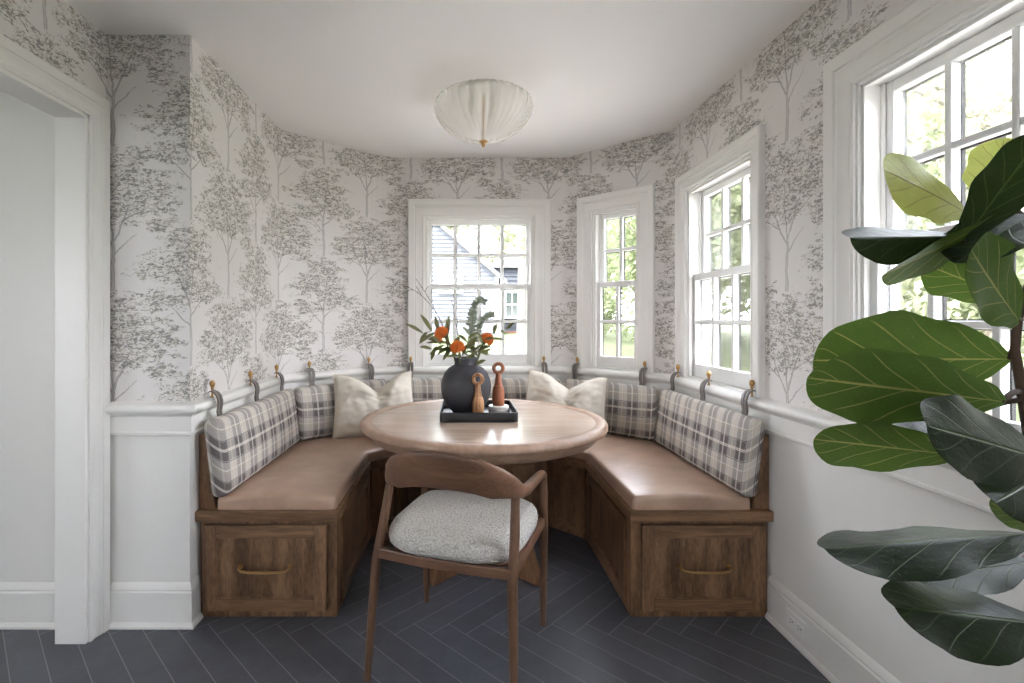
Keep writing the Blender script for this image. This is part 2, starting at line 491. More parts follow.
# ------------------------------------------------------------------ walls
def wall(name, pts, u0, openings=(), paper=True, ext='exterior_wall', zpaper=0.90, caps=(0, 0), wt=WT):
    mb = MB()
    # arc-length stations
    P = [Vector(p) for p in pts]; S = [0]
    for a, c in zip(P, P[1:]): S.append(S[-1] + (c - a).length)
    cuts = sorted(set([round(s, 5) for s in S] + [round(x, 5) for o in openings for x in o[:2]]))
    zs = sorted(set([0.0, zpaper, H] + [x for o in openings for x in o[2:]]))
    outer = off(pts, -wt)
    def ip(s):
        for i in range(len(S) - 1):
            if s <= S[i + 1] + 1e-6:
                t = (s - S[i]) / (S[i + 1] - S[i]); return P[i].lerp(P[i + 1], t), outer[i].lerp(outer[i + 1], t)
        return P[-1], outer[-1]
    isopen = lambda s, z: any(o[0] < s < o[1] and o[2] < z < o[3] for o in openings)
    for i in range(len(cuts) - 1):
        a, ao = ip(cuts[i]); c, co = ip(cuts[i + 1]); sm = (cuts[i] + cuts[i + 1]) / 2
        for j in range(len(zs) - 1):
            z0, z1 = zs[j], zs[j + 1]; zm = (z0 + z1) / 2
            if isopen(sm, zm):
                # reveals
                for (p, q, ok) in ((a, ao, not isopen(cuts[i] - 1e-3, zm)), (c, co, not isopen(cuts[i + 1] + 1e-3, zm))):
                    if ok: mb.add([(p.x, p.y, z0), (q.x, q.y, z0), (q.x, q.y, z1), (p.x, p.y, z1)], [(0, 1, 2, 3)], 1)
                for (z, ok) in ((z0, z0 > 0.01 and not isopen(sm, z0 - 1e-3)), (z1, not isopen(sm, z1 + 1e-3))):
                    if ok: mb.add([(a.x, a.y, z), (c.x, c.y, z), (co.x, co.y, z), (ao.x, ao.y, z)], [(0, 1, 2, 3)], 1)
                continue
            u = [(u0 + cuts[i], z0), (u0 + cuts[i + 1], z0), (u0 + cuts[i + 1], z1), (u0 + cuts[i], z1)]
            mb.add([(a.x, a.y, z0), (c.x, c.y, z0), (c.x, c.y, z1), (a.x, a.y, z1)], [(0, 1, 2, 3)], 0 if (paper and z0 >= zpaper - 1e-6) else 1, [u])
            mb.add([(ao.x, ao.y, z0), (ao.x, ao.y, z1), (co.x, co.y, z1), (co.x, co.y, z0)], [(0, 1, 2, 3)], 2)
    for s, on in ((cuts[0], caps[0]), (cuts[-1], caps[1])):
        if not on: continue
        p, q = ip(s)
        mb.add([(p.x, p.y, 0), (q.x, q.y, 0), (q.x, q.y, H), (p.x, p.y, H)], [(0, 1, 2, 3)], 1)
    o = mb.build(name, ['wallpaper', 'wall_white', ext], recalc=False, smooth=20)
    return struct(o), S[-1]

# window openings: (s0, s1) measured along each wall, z range
WZ0, WZ1 = ZR - 0.02, 2.012
uacc = 0.05
o, L = wall('wall_left_return', [A_, B_], 0.10); 
o, L = wall('wall_left_bay', [B_] + f1a, 0.445); uacc = 0.445 + L
o, L = wall('wall_left_diagonal', f1b + f2a, uacc); uacc += L
backpts = f2b + f3a
sB0 = sum((Vector(c) - Vector(a)).length for a, c in zip(f2b, f2b[1:]))
x0b = f2b[-1][0]
W1 = (sB0 + (-0.267 - x0b), sB0 + (0.530 - x0b))
o, L = wall('wall_back', backpts, uacc, [(W1[0], W1[1], WZ0, WZ1)]); uacc += L
dgl = f3b + f4a
dEF = (Vector(F_) - Vector(E_)); LEF = dEF.length; dEF = dEF / LEF
sE0 = sum((Vector(c) - Vector(a)).length for a, c in zip(f3b, f3b[1:])) - (Vector(f3b[-1]) - Vector(E_)).length
W2C = 0.495 * LEF; W2H = 0.172
o, L = wall('wall_right_diagonal', dgl, uacc, [(sE0 + W2C - W2H, sE0 + W2C + W2H, WZ0, WZ1)]); uacc += L
rpts = f4b + [G_]
sF0 = sum((Vector(c) - Vector(a)).length for a, c in zip(f4b, f4b[1:])) - (Vector(f4b[-1]) - Vector(F_)).length
W3 = (2.262, 2.94); W4 = (0.865, 1.675); W4T = 2.045   # y ranges of the inner openings
o, L = wall('wall_right', rpts, uacc, [(sF0 + F_[1] - W3[1], sF0 + F_[1] - W3[0], WZ0, WZ1), (sF0 + F_[1] - W4[1], sF0 + F_[1] - W4[0], WZ0, W4T)], caps=(0, 1))
# left wall of the room with the cased opening, and the hall beyond it
OPY0, OPY1, OPZ = 0.60, 1.976, 2.062
lw = [(-1.46, YE), (-1.46, YS)]
wall('wall_left', lw, 0.10 - (YS - YE), [(OPY0 - YE, OPY1 - YE, 0.0, OPZ), (-2.3 - YE, -0.3 - YE, 0.0, OPZ)], ext='wall_white', caps=(1, 0), wt=0.112)  # second opening, out of view, added to let hall light onto the right wall
wall('wall_hall_end', [(-3.6, YS), (-1.572, YS)], 0.0, paper=False)
wall('wall_hall_side', [(-3.6, YE), (-3.6, YS)], 0.0, [(c - h - YE, c + h - YE, WZ0, WZ1) for c, h in ((-0.40, 0.62), (-1.9, 0.62))], paper=False, caps=(1, 0))

# rear of the room and hall, behind the lens: windows added there to give soft front light
RW = [(0.55, 0.30)]
HW = [(-0.40, 0.62), (-1.9, 0.62)]
wall('wall_rear', [(XR, YE), (-1.46, YE)], 9.0, [(XR - (c + h), XR - (c - h), WZ0, WZ1) for c, h in RW], ext='exterior_wall')
wall('wall_hall_rear', [(-1.572, YE), (-3.6, YE)], 0.0, [(-1.56 + 2.95, -1.56 + 3.0, 0.5, 0.6)] if False else [(0.5, 1.5, WZ0, WZ1)], paper=False)

# ceiling
mb = MB()
cpoly = [(-3.73, YE), (-3.73, 2.2), (-1.24, 2.2), (-1.24, 3.17), (-0.60, 3.79), (0.81, 3.79), (1.44, 3.17), (1.44, YE)]
mb.prism(cpoly, H, H + 0.12)
struct(mb.build('ceiling', 'ceiling_paint'))

# ------------------------------------------------------------------ floor: herringbone tiles in a bed of grout
TW, TN = 0.1007, 6
TX0, TY0 = -0.977, 2.02
mb = MB(); tv = []
fpoly = [(-3.7, YE), (-3.7, 2.16), (-1.17, 2.16), (-1.17, 3.17), (-0.58, 3.74), (0.79, 3.74), (1.37, 3.17), (1.37, YE)]
FREG = [[(1.37, 0, -1, 0), (-3.7, 0, 1, 0), (0, YE, 0, 1), (0, 2.16, 0, -1)], [(1.37, 0, -1, 0), (-1.17, 3, 1, 0), (0, 2.16, 0, 1), (0, 3.74, 0, -1), (1.37, 3.17, -0.72, -0.69), (-1.17, 3.17, 0.72, -0.69)]]
mb.prism(fpoly, -0.12, -0.0012, mi=1); tv += [0.5] * len(mb.f)
r2 = math.sqrt(0.5)
def tw(x, y): return (TX0 + TW * (x + y) * r2, TY0 + TW * (y - x) * r2)
rt = random.Random(3)
G = 0.0016 / TW
for k in range(-60, 60):
    for j in range(-7, 8):
        ox = k + 2 * TN * j; oy = k
        for (x0, x1, y0, y1) in ((ox, ox + TN, oy, oy + 1), (ox, ox + 1, oy + 1, oy + 1 + TN)):
            tone = rt.random()
            q = [tw(x0 + G, y0 + G), tw(x1 - G, y0 + G), tw(x1 - G, y1 - G), tw(x0 + G, y1 - G)]
            for reg in FREG:
                p_ = q
                for (ax, ay, nx, ny) in reg:
                    out = []
                    for i in range(len(p_)):
                        a, c = p_[i], p_[(i + 1) % len(p_)]
                        da = (a[0] - ax) * nx + (a[1] - ay) * ny; dc = (c[0] - ax) * nx + (c[1] - ay) * ny
                        if da >= 0: out.append(a)
                        if (da >= 0) != (dc >= 0):
                            t = da / (da - dc); out.append((a[0] + (c[0] - a[0]) * t, a[1] + (c[1] - a[1]) * t))
                    p_ = out
                    if len(p_) < 3: break
                if len(p_) < 3: continue
                n = len(p_)
                ar = sum(p_[i][0] * p_[(i + 1) % n][1] - p_[(i + 1) % n][0] * p_[i][1] for i in range(n))
                if ar < 0: p_ = p_[::-1]
                mb.add([(p[0], p[1], 0.0) for p in p_], [tuple(range(n))], 0); tv.append(tone)
fo = mb.build('floor', ['tile', 'grout'], attr_vals=tv, recalc=False); struct(fo)

# ------------------------------------------------------------------ rails, baseboards, casings
rail_path = [A_, B_] + f1 + f2 + f3 + f4 + [G_]
def arc(cx, cy, rx, ry, a0, a1, n=5): return [(cx + rx * math.cos(math.radians(a0 + (a1 - a0) * i / n)), cy + ry * math.sin(math.radians(a0 + (a1 - a0) * i / n))) for i in range(n + 1)]
prof = [(0.0, 0.785), (0.012, 0.785), (0.018, 0.789), (0.018, 0.797), (0.012, 0.802), (0.012, 0.862), (0.020, 0.872)] + arc(0.020, 0.896, 0.026, 0.022, -85, 85, 6) + [(0.0, 0.922)]
mb = MB(); plan_sweep(mb, [(-1.435, YS)] + rail_path[1:], prof); struct(mb.build('trim_1', 'trim_white', smooth=35))   # chair rail round the bay
bprof = [(0.0, 0.0), (0.026, 0.0), (0.026, 0.010), (0.018, 0.022), (0.015, 0.022), (0.015, 0.142), (0.011, 0.148), (0.013, 0.154), (0.008, 0.172), (0.0, 0.180)]
mb = MB(); plan_sweep(mb, [(-1.435, YS), B_, (XL, 2.135)], bprof); struct(mb.build('baseboard_left', 'trim_white', smooth=30))
mb = MB(); plan_sweep(mb, [(XR, 2.135), G_], bprof); struct(mb.build('baseboard_right', 'trim_white', smooth=30))
mb = MB(); plan_sweep(mb, [(-3.6, YS), (-1.585, YS)], bprof); struct(mb.build('baseboard_hall', 'trim_white', smooth=30))

def frame_of(origin, d):
    """wall frame: s along d, n out of the wall into the room, z up"""
    d = Vector(d).normalized(); n = Vector((d.y, -d.x)); o = Vector(origin)
    return lambda p: V3((o.x + d.x * p[0] + n.x * p[1], o.y + d.y * p[0] + n.y * p[1], p[2]))
def casing(mb, fr, s0, s1, z0, z1, width, legs=True):
    # profile: (across from the inner edge outward, projection)
    w = width
    prof = [(-0.004, 0.0), (-0.004, 0.012), (0.006, 0.016), (0.012, 0.013), (0.018, 0.013), (w * 0.42, 0.017), (w * 0.50, 0.022), (w * 0.58, 0.021), (w * 0.62, 0.026), (w - 0.006, 0.030), (w, 0.026), (w, 0.0)]
    R = []
    for k, (sx, zz, ds, dz) in enumerate(((s0, z0, -1, 0), (s0, z1, -1, 1), (s1, z1, 1, 1), (s1, z0, 1, 0))):
        R.append([fr((sx + ds * a, p, zz + dz * a)) for (a, p) in prof])
    return mb.rings(R, True)

def window(n, origin, d, hw, cols, cw=0.113, top=None):
    WT1 = top or WZ1
    fr = frame_of(origin, d)
    root = thing('window_%d' % n, None, None, at(origin[0], origin[1], ZR)); struct(root)
    cm = MB(); casing(cm, fr, -hw, hw, ZR, WT1, cw); cm.build('casing', 'trim_white', root, smooth=25)
    z0, z1 = ZR, WT1
    jb = MB()   # jamb lining with the stops and parting beads, and the sloped sill
    T = 0.014
    for sgn in (-1, 1):
        a, c = (-hw, -hw + T) if sgn < 0 else (hw - T, hw)
        jb.box(a, c, -WT, 0.004, z0, z1, fr)
        a, c = (-hw + T, -hw + T + .012) if sgn < 0 else (hw - T - .012, hw - T)
        jb.box(a, c, -0.028, -0.006, z0, z1 - T, fr)
        jb.box(a, c, -0.078, -0.070, z0, z1 - T, fr)
    jb.box(-hw, hw, -WT, 0.004, z1 - T, z1, fr)
    jb.box(-hw + T, hw - T, -0.028, -0.006, z1 - T - .012, z1 - T, fr)
    jb.box(-hw, hw, -WT - .03, 0.0, z0 - 0.02, z0 + 0.012, fr)
    jb.build('jamb', 'trim_white', root, bevel=0.002)
    a0, a1 = -hw + T + .002, hw - T - .002
    zm = 1.498
    def sash(name, y0, y1, zb, zt, sb, st, side):
        m = MB(); g = MB()
        m.box(a0, a0 + side, y0, y1, zb, zt, fr); m.box(a1 - side, a1, y0, y1, zb, zt, fr)
        m.box(a0 + side, a1 - side, y0, y1, zb, zb + sb, fr); m.box(a0 + side, a1 - side, y0, y1, zt - st, zt, fr)
        ga, gb, gc, gd = a0 + side, a1 - side, zb + sb, zt - st
        mw_ = 0.0215
        for i in range(1, cols):
            c = ga + (gb - ga) * i / cols; m.box(c - mw_ / 2, c + mw_ / 2, y0 + .004, y1 - .004, gc, gd, fr)
        c = (gc + gd) / 2
        m.box(ga, gb, y0 + .006, y1 - .006, c - mw_ / 2, c + mw_ / 2, fr)
        o = m.build(name, 'sash_white', root, bevel=0.004)
        k_ = MB(); kw = 0.004     # dark spacer lines at the back of the bars
        for i in range(1, cols):
            c2 = ga + (gb - ga) * i / cols; k_.box(c2 - mw_ / 2 - kw, c2 + mw_ / 2 + kw, y0 - .004, y0 + .006, gc, gd, fr)
        k_.box(ga, gb, y0 - .0035, y0 + .0055, c - mw_ / 2 - kw, c + mw_ / 2 + kw, fr)
        k_.box(ga - .002, ga + kw, y0 - .003, y0 + .006, gc, gd, fr); k_.box(gb - kw, gb + .002, y0 - .003, y0 + .006, gc, gd, fr)
        k_.box(ga, gb, y0 - .003, y0 + .006, gd - kw, gd + .002, fr)
        k_.build('spacer_bar', 'dark_gap', o)
        ym = (y0 + y1) / 2
        g.box(ga - .004, gb + .004, ym - .002, ym + .002, gc - .004, gd + .004, fr)
        g.build('pane', 'glass', o)
        # dark glazing gasket round the panes
    side = 0.034
    sash('lower_sash', -0.066, -0.030, z0 + 0.013, zm + 0.022, 0.075, 0.036, side)
    sash('upper_sash', -0.118, -0.080, zm - 0.016, z1 - T - .001, 0.036, 0.036, side)
    lk = MB()
    lk.box(-0.03, 0.03, -0.055, -0.035, zm + .022, zm + .030, fr); lk.tube([fr((0, -.045, zm + .03)), fr((0, -.045, zm + .042))], .008)
    return root
window(1, ((-0.267 + 0.530) / 2, 3.66), (1, 0), (0.530 + 0.267) / 2, 4, 0.116)
p2 = Vector(E_) + dEF * W2C
window(2, tuple(p2), tuple(dEF), W2H, 2, 0.104)
window(3, (XR, (W3[0] + W3[1]) / 2), (0, -1), (W3[1] - W3[0]) / 2, 3, 0.088)
for _k, (_c, _h) in enumerate(RW): window(5, (_c, YE), (-1, 0), _h, 5, 0.107)  # unseen window added for soft light from behind the lens
window(6, (-2.59, YE), (-1, 0), 0.5, 4, 0.107)  # unseen hall window, added to light the hall end
for _k, (_c, _h) in enumerate(HW): window(7 + _k, (-3.6, _c), (0, 1), _h, 4, 0.107)
window(4, (XR, (W4[0] + W4[1]) / 2), (0, -1), (W4[1] - W4[0]) / 2, 4, 0.116, W4T)

# cased opening on the left
dr = thing('door_1', None, None, at(-1.46, (OPY0 + OPY1) / 2)); struct(dr)
fr = frame_of((-1.46, 0.0), (0, 1))
jb = MB()
jb.box(OPY1 - 0.018, OPY1, -.116, 0.004, 0.0, OPZ, fr); jb.box(OPY0, OPY0 + 0.018, -.116, 0.004, 0.0, OPZ, fr)
jb.box(OPY0, OPY1, -.116, 0.004, OPZ - 0.018, OPZ, fr)
jb.build('door_jamb', 'trim_white', dr, bevel=0.002)
cm = MB(); casing(cm, fr, OPY0, OPY1, 0.0, OPZ, 0.088); cm.build('casing', 'trim_white', dr, smooth=25)

# ------------------------------------------------------------------ built-in bench
BY = 2.14                      # front face of both bench ends
BL, BR = -0.525, 0.720         # inner faces of the side runs
ZB, ZT = 0.414, 0.457          # cabinet top, bench-top surface
bpath = [(XL, BY), C_, D_, E_, F_, (XR, BY)]
ipath = off(bpath, 0.570)      # the inner (aisle) line of the bench fronts
IL, ID, IE, IR = ipath[1], ipath[2], ipath[3], ipath[4]

def shaker(mb_f, mb_p, fr, s0, s1, z0, z1, t, st, rail, pr=0.009):
    """frame and sunk panel of one front; fr: s along, p out of the face, z up"""
    mb_f.box(s0, s0 + st, 0, t, z0, z1, fr, 1); mb_f.box(s1 - st, s1, 0, t, z0, z1, fr, 1)
    mb_f.box(s0 + st, s1 - st, 0, t, z0, z0 + rail, fr); mb_f.box(s0 + st, s1 - st, 0, t, z1 - rail, z1, fr)
    mb_p.box(s0 + st - .004, s1 - st + .004, 0, t - pr, z0 + rail - .004, z1 - rail + .004, fr)
    b_ = 0.006
    for (a, c, e, f) in ((s0 + st, s0 + st + b_, z0 + rail, z1 - rail), (s1 - st - b_, s1 - st, z0 + rail, z1 - rail)):
        mb_p.box(a, c, 0, t - pr * 0.45, e, f, fr)
    for (e, f) in ((z0 + rail, z0 + rail + b_), (z1 - rail - b_, z1 - rail)):
        mb_p.box(s0 + st, s1 - st, 0, t - pr * 0.45, e, f, fr)

def side_cabinet(label, xw, xi, yback):
    x0, x1 = min(xw, xi), max(xw, xi)
    t = thing('bench_cabinet', label, 'bench cabinet', at((x0 + x1) / 2, (BY + yback) / 2), 'built-in bench cabinets')
    sg = 1 if xi > xw else -1
    b = MB(); b.box(x0, x1, BY, yback, 0.0, ZB - .001); b.build('body', 'bench_wood_z', t, bevel=0.002)
    # drawer in the end that faces the room
    fr = lambda p: V3((p[0], BY - p[1], p[2]))
    d0, d1 = (x0 + 0.022, x1 - 0.040) if sg > 0 else (x0 + 0.040, x1 - 0.022)
    f = MB(); p = MB(); shaker(f, p, fr, d0, d1, 0.034, 0.394, 0.021, 0.052, 0.052)
    dr_ = f.build('drawer', ['bench_wood', 'bench_wood_z'], t, bevel=0.0025)
    p.build('drawer_panel', 'bench_wood_z', dr_, bevel=0.001)
    h = MB(); cx = (d0 + d1) / 2 + 0.002; zc = 0.218; hw_ = 0.104
    ring = []
    pts = [(cx + hw_ * math.cos(a) if abs(math.cos(a)) < 1 else 0, 0, 0) for a in ()]
    pa = [(cx - hw_, BY - 0.021, zc + .006), (cx - hw_, BY - 0.040, zc + .004), (cx - hw_ + .012, BY - 0.050, zc - .001), (cx - hw_ * .6, BY - 0.053, zc - .004), (cx, BY - 0.054, zc - .005), (cx + hw_ * .6, BY - 0.053, zc - .004), (cx + hw_ - .012, BY - 0.050, zc - .001), (cx + hw_, BY - 0.040, zc + .004), (cx + hw_, BY - 0.021, zc + .006)]
    h.tube(pa, [.006, .0055, .005, .0048, .0055, .0048, .005, .0055, .006], 10)
    for s in (-1, 1): h.lathe([(0.0105, 0), (0.0105, 0.004), (0.006, 0.007)], (0, 0, 0), 14) if False else h.tube([(cx + s * hw_, BY - .0195, zc + .006), (cx + s * hw_, BY - .026, zc + .006)], [.011, .009], 14)
    h.build('drawer_pull', 'brass', dr_, smooth=50)
    # sunk panel on the aisle side
    fr2 = (lambda q: V3((xi + q[1], q[0], q[2]))) if sg > 0 else (lambda q: V3((xi - q[1], q[0], q[2])))
    f = MB(); p = MB(); shaker(f, p, fr2, BY + 0.055, yback - 0.02, 0.03, 0.398, 0.012, 0.075, 0.05, 0.010)
    sp = f.build('side_panel_frame', ['bench_wood_y', 'bench_wood_z'], t, bevel=0.002)
    p.build('side_panel', 'bench_wood_z', sp)
    return t
side_cabinet('oak bench cabinet below the left seat, its brass-handled drawer beside the doorway wall', XL + 0.012, BL, IL.y)
side_cabinet('oak bench cabinet below the right seat, its brass-handled drawer beside the wall with the outlet', XR - 0.012, BR, IR.y)

# corner and back run
t = thing('bench_cabinet', 'dark oak bench cabinet behind the table, following the bay under the back window', 'bench cabinet', at(0.1, 3.3), 'built-in bench cabinets')
mb = MB(); plan_sweep(mb, [(XL, IL.y + .003), C_, D_, E_, F_, (XR, IR.y + .003)], [(0.02, 0.0), (0.572, 0.0), (0.572, ZB - .001), (0.02, ZB - .001)])
mb.build('body', 'bench_wood_z', t)
for a, c in ((IL, ID), (ID, IE), (IE, IR)):
    L = (c - a).length; d = (c - a) / L; n = Vector((d.y, -d.x))
    frp = lambda q, a=a, d=d, n=n: V3((a.x + d.x * q[0] + n.x * (q[1] + .002), a.y + d.y * q[0] + n.y * (q[1] + .002), q[2]))
    f = MB(); p = MB(); shaker(f, p, frp, 0.03, L - 0.03, 0.03, 0.398, 0.012, 0.06, 0.05, 0.009)
    sp = f.build('front_panel_frame', ['bench_wood', 'bench_wood_z'], t, bevel=0.002); p.build('front_panel', 'bench_wood_z', sp)

# bench top board with an eased edge and the sloped back board: one continuous fitting
t = thing('bench_surround', 'continuous oak bench top and sloped back board running round the bay', 'bench top', at(0.1, 2.9, ZB))
mb = MB()
plan_sweep(mb, [(XL, BY - 0.030), C_, D_, E_, F_, (XR, BY - 0.030)], [(0.002, ZB), (0.603, ZB), (0.603, ZT), (0.002, ZT)])
mb.build('top_board', 'bench_wood', t, bevel=0.004)
mb = MB()
plan_sweep(mb, [(XL, BY), C_, D_, E_, F_, (XR, BY)], [(0.004, ZT + .0005), (0.074, ZT + .0005), (0.030, 0.772), (0.004, 0.772)])
mb.build('back_board', 'bench_wood_z', t, bevel=0.002)

# leather seat, rounded all round
def rr(d0, d1, z0, z1, r, i=0.0, crown=0.012):
    d0 += i; d1 -= i; z1 -= i
    r = max(0.002, r - i * 0.3)
    P = [(d0, z0), (d1, z0)]
    for k in range(6):
        a = math.radians(90 * k / 5 * 1.0); P.append((d1 - r + r * math.cos(a), z1 - r + r * math.sin(a)))
    for k in range(1, 6):
        s = k / 6; P.append((d1 - r + (d0 + r - d1 + r) * s, z1 + crown * math.sin(PI * s)))
    for k in range(6):
        a = math.radians(90 + 90 * k / 5); P.append((d0 + r + r * math.cos(a), z1 - r + r * math.sin(a)))
    return P
def seat_sweep():
    mb = MB(); base = [(XL, BY - 0.012), C_, D_, E_, F_, (XR, BY - 0.012)]
    # extra stations near both ends so that the ends round over
    st = []
    R_ = 0.022
    for k in range(6):
        e = R_ * (1 - math.cos(math.radians(90 * k / 5))); i = R_ * (1 - math.sin(math.radians(90 * k / 5)))
        st.append((e, i))
    pts = []; ins = []
    for e, i in st: pts.append((XL, BY - 0.012 + e)); ins.append(i)
    for y in (2.35, 2.6, 2.85): pts.append((XL, y)); ins.append(0)
    for q in (C_, D_): pts.append(q); ins.append(0)
    for x in (-0.2, 0.1, 0.4): pts.append((x, 3.66)); ins.append(0)
    for q in (E_, F_): pts.append(q); ins.append(0)
    for y in (2.85, 2.6, 2.35): pts.append((XR, y)); ins.append(0)
    for e, i in reversed(st): pts.append((XR, BY - 0.012 + e)); ins.append(i)
    R = []
    for j in range(len(pts)):
        pr = rr(0.082, 0.586, ZT + 0.001, 0.512, 0.022, ins[j])
        ring = []
        for (d, z) in pr:
            q = off(pts, d)[j]; ring.append(V3((q.x, q.y, z)))
        R.append(ring)
    mb.rings(R, True)
    return mb
o = seat_sweep().build('seat_cushion', 'leather', None, at(0.1, 2.9, ZT), smooth=50)
tag(o, 'long tan leather seat cushion lying on the bench round the table', 'seat cushion')

# ------------------------------------------------------------------ plaid back cushions with hanging straps, and the hooks they hang on
def rbox(hx, hy, hz, r, n=5, bulge=0.0):
    """rounded box centred on the origin; front is -y"""
    def stops(h):
        k = [h - r + r * math.sin(math.radians(a)) for a in (0, 30, 55, 75, 90)] if r < h else [h]
        inn = [-(h - r) + 2 * (h - r) * i / n for i in range(1, n)]
        return sorted([-q for q in k] + inn + k)
    mb = MB(); h = (hx, hy, hz)
    def rnd(p):
        c = V3([max(-(h[i] - r), min(h[i] - r, p[i])) for i in range(3)])
        d = p - c
        q = c + (d.normalized() * r if d.length > 1e-9 else d)
        f = (1 - (q.x / hx) ** 4) * (1 - (q.z / hz) ** 2)
        if q.y < 0: q.y -= bulge * max(0, f)
        return q
    for ax in range(3):
        a, c = [i for i in range(3) if i != ax]
        sa, sc = stops(h[a]), stops(h[c])
        for sgn in (-1, 1):
            vs = []
            for v in sc:
                for u in sa:
                    p = [0, 0, 0]; p[ax] = sgn * h[ax]; p[a] = u; p[c] = v
                    # map onto the sphere patch of the rounding
                    vs.append(rnd(V3(p)))
            W_2 = len(sa); fs = [(j * W_2 + i, j * W_2 + i + 1, (j + 1) * W_2 + i + 1, (j + 1) * W_2 + i) for j in range(len(sc) - 1) for i in range(W_2 - 1)]
            mb.add(vs, fs)
    return mb
CT, CH = 0.070, 0.330
def back_cushion(label, a, c, straps, zc=0.680):
    """a, c: plan ends on the wall line; the room is on the right of a->c"""
    a, c = Vector(a), Vector(c); L = (c - a).length; d = (c - a) / L; n = Vector((d.y, -d.x))
    mid = (a + c) / 2 + n * 0.092
    lean = math.atan2(0.040, 0.325)
    # local x along the wall, -y towards the room
    m = Matrix.Translation((mid.x, mid.y, zc)) @ Matrix.Rotation(math.atan2(d.y, d.x), 4, 'Z') @ Matrix.Rotation(-lean, 4, 'X')
    # d along path with room on the right: local +x = d, so local -y = room side
    mb = rbox(L / 2, CT / 2, CH / 2, 0.030, 7, 0.010)
    o = bpy.data.objects.new('x', None)
    ob = mb.build('back_cushion', 'plaid', None, m, local=True, smooth=60, recalc=True)
    bm = bmesh.new(); bm.from_mesh(ob.data); bmesh.ops.remove_doubles(bm, verts=bm.verts, dist=0.0004); bmesh.ops.recalc_face_normals(bm, faces=bm.faces); bm.to_mesh(ob.data); bm.free()
    ob.data.polygons.foreach_set('use_smooth', [True] * len(ob.data.polygons))
    tag(ob, label, 'back cushion', 'plaid bench back cushions')
    wf = frame_of(a, d)
    for (s, hd) in straps:
        # loop over the peg, down in front of the rail to the cushion top
        sm = MB()
        zt = zc + CH / 2 - 0.006
        for sx in (-0.012, 0.012):
            path = [(s + sx * .5, 0.024, 0.944), (s + sx * .6, 0.034, 0.952), (s + sx * .8, 0.050, 0.944), (s + sx, 0.063, 0.928), (s + sx, 0.069, 0.906), (s + sx, 0.068, 0.884), (s + sx * .9, 0.064, 0.862), (s + sx * .8, 0.068, zt)]
            R = []
            for k, q in enumerate(path):
                w = 0.0088
                nx = (-1, 0) if k == 0 else None
                R.append([wf((q[0] - w, q[1] - .0035, q[2])), wf((q[0] + w, q[1] - .0035, q[2])), wf((q[0] + w, q[1] + .0035, q[2] + .001)), wf((q[0] - w, q[1] + .0035, q[2] + .001))])
            sm.rings(R, True)
        sm.build('strap', 'strap_fabric', ob, smooth=40)
    return ob
def wallpt(px, line):
    """where the line of sight of photo column px meets a wall line (used once to measure the hook spacing)"""
    k = (px - 461) / 505; a, c = Vector(line[0]), Vector(line[1])
    t = (k * a.y - a.x) / ((c.x - a.x) - k * (c.y - a.y)); return (c - a).length * t
m1 = off(bpath, 0.115)          # mitre line of the cushion fronts
def trim(pt, line):             # project a mitre point onto a wall line
    a, c = Vector(line[0]), Vector(line[1]); d = (c - a).normalized(); return a + d * (pt - a).dot(d)
lnL = (B_, C_); lnDL = (C_, D_); lnB = (D_, E_); lnDR = (E_, F_); lnR = (F_, (XR, 2.0))
hookdata = []
def run(label, line, p0, p1, hooks, hlabels):
    a = trim(p0, line) if not isinstance(p0, tuple) else Vector(p0)
    c = trim(p1, line) if not isinstance(p1, tuple) else Vector(p1)
    d = (Vector(line[1]) - Vector(line[0])).normalized()
    e0, e1 = a + d * 0.004, c - d * 0.004
    st = []
    for h, hl in zip(hooks, hlabels):
        w = Vector(line[0]) + d * h; st.append(((w - e0).dot(d), 0)); hookdata.append((w, d, hl))
    back_cushion(label, e0, e1, st)
run('long plaid back cushion leaning on the left wall above the leather seat, nearest the doorway', lnL, (XL, 2.085), m1[1],
    [2.195 - YS, 2.595 - YS, 2.96 - YS], ['brass peg hook on the left chair rail, nearest the doorway', 'brass peg hook on the left chair rail, second from the doorway', 'brass peg hook on the left chair rail, third from the doorway, near the bay corner'])
run('short plaid back cushion in the left bay corner, half covered by a pillow', lnDL, m1[1], m1[2],
    [0.175, 0.62], ['brass peg hook on the left angled wall, just past the corner', 'brass peg hook on the left angled wall, above the white pillow on the left'])
run('plaid back cushion under the back window, seen behind the vase', lnB, m1[2], m1[3],
    [-0.36 + 0.55, 0.595 + 0.55], ['brass peg hook at the left foot of the back window casing', 'brass peg hook at the right foot of the back window casing'])
run('short plaid back cushion in the right corner of the bay below the narrow window', lnDR, m1[3], m1[4],
    [0.115, 0.605], ['brass peg hook on the right angled wall, left of the narrow window', 'brass peg hook on the right angled wall, right of the narrow window'])
run('long plaid back cushion leaning on the right wall, its end nearest the leafy plant', lnR, m1[4], (XR, 2.085),
    [3.12 - 2.97, 3.12 - 2.60, 3.12 - 2.215], ['brass peg hook at the bay-side foot of the big side window', 'brass peg hook below the middle of the big side window', 'brass peg hook on the right chair rail, nearest the leafy plant'])

